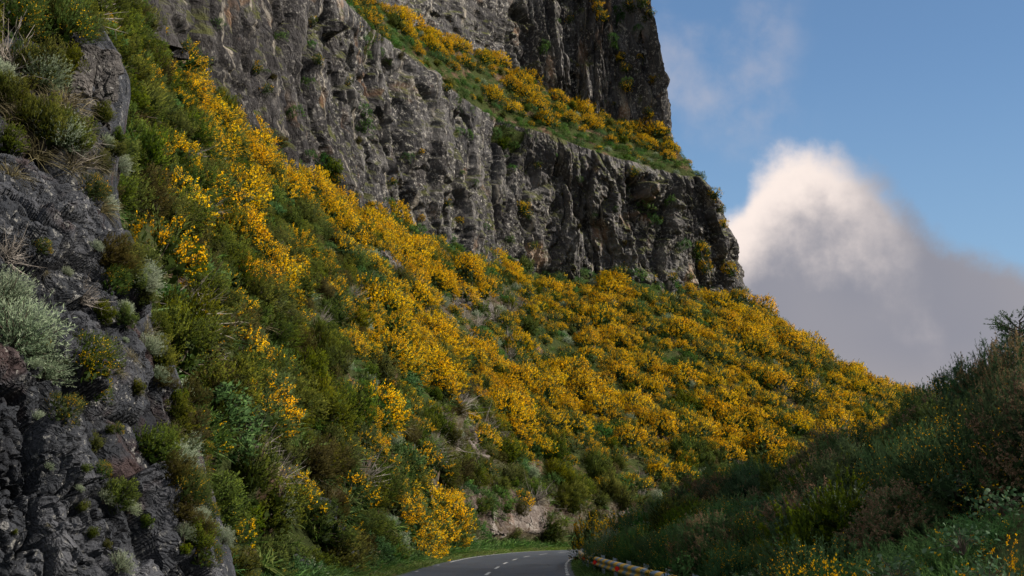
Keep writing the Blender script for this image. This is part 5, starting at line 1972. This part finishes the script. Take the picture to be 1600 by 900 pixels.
for k in range(4000):
    y = rng.uniform(19, 70)
    x = rng.uniform(3.6, 17)
    z = bank_z(x, y)
    q_ = project(np.array([x, y, z + 0.6]))
    dr_ = abs(float(road_dist(np.array([x]), np.array([y]))[0])) - HALF
    if not (930 < q_[0] < 1700) or q_[1] > 960 or dr_ < 1.9: continue
    if q_[1] < np.interp(q_[0], SKYR[:, 0], SKYR[:, 1]) + 22: continue
    if taken and min((x - a) ** 2 + (y - b) ** 2 for a, b in taken) < (0.95 if y < 35 else 1.3) ** 2: continue
    taken.append((x, y))
    sp = rng.choice(['round', 'round', 'round', 'gorse', 'browngorse', 'browngorse', 'roundflower', 'nearsilver', 'nearheath'])
    if sp == 'nearsilver' and rng.uniform() < .5: sp = 'round'
    wh = ('behind the near rail' if q_[0] < 1130 else 'in the left half of the right bank' if q_[0] < 1300 else 'in the middle of the right bank' if q_[0] < 1450 else 'in the right part of the right bank')
    wh = ('high ' if q_[1] < np.interp(q_[0], SKYR[:, 0], SKYR[:, 1]) + 90 else 'low ') + wh
    plant(sp, (x, y, z - 0.08), unit(np.array([-0.1, -0.12, 1]) + rng.normal(size=3) * 0.1), min(rng.uniform(0.65, 1.25), 0.45 + 0.22 * dr_), rng, wh, rng.uniform(0.8, 1.25), True)
    nfill += 1
    if nfill >= 150: break
print('bank fill', nfill)

# ------------------------------------------------------------------ labels of the scattered plants
cls = {}
for a in ALL:
    if a['label']: continue
    fine = 'large ' if a['size'] > 1.12 else 'small ' if a['size'] < 0.8 else ''
    a['base'] = KIND[a['sp']][2]
    cls.setdefault((a['base'], a['where']), []).append(a)
for (base, where), L in cls.items():
    if len(L) >= 4:
        ex = {}
        for nm, key in (('uppermost', lambda a: a['py']), ('lowest', lambda a: -a['py']), ('leftmost', lambda a: a['px']), ('rightmost', lambda a: -a['px'])):
            b_ = min(L, key=key)
            if id(b_) not in ex: ex[id(b_)] = nm
        for a in L:
            if id(a) in ex: a['label'] = '%s %s %s' % (ex[id(a)], base, where)
    elif len(L) > 1:
        xs = sorted(L, key=lambda a: a['px'])
        for nm, a in zip(('left', 'right') if len(L) == 2 else ('left', 'middle', 'right'), xs):
            a['label'] = '%s %s %s' % (nm + 'most' if nm != 'middle' else nm, base, where)
    else:
        L[0]['label'] = '%s %s' % (base, where)
    for a in L:
        a['root']['group'] = base + ' ' + where
        if not a['label']:
            a['label'] = '%s among others %s' % (base, where)
        a['root']['label'] = a['label']
ws = max(len(a['label'].split()) for a in ALL)
print('PLANTS', len(ALL), 'longest label', ws, [a['label'] for a in ALL if len(a['label'].split()) > 16][:3])
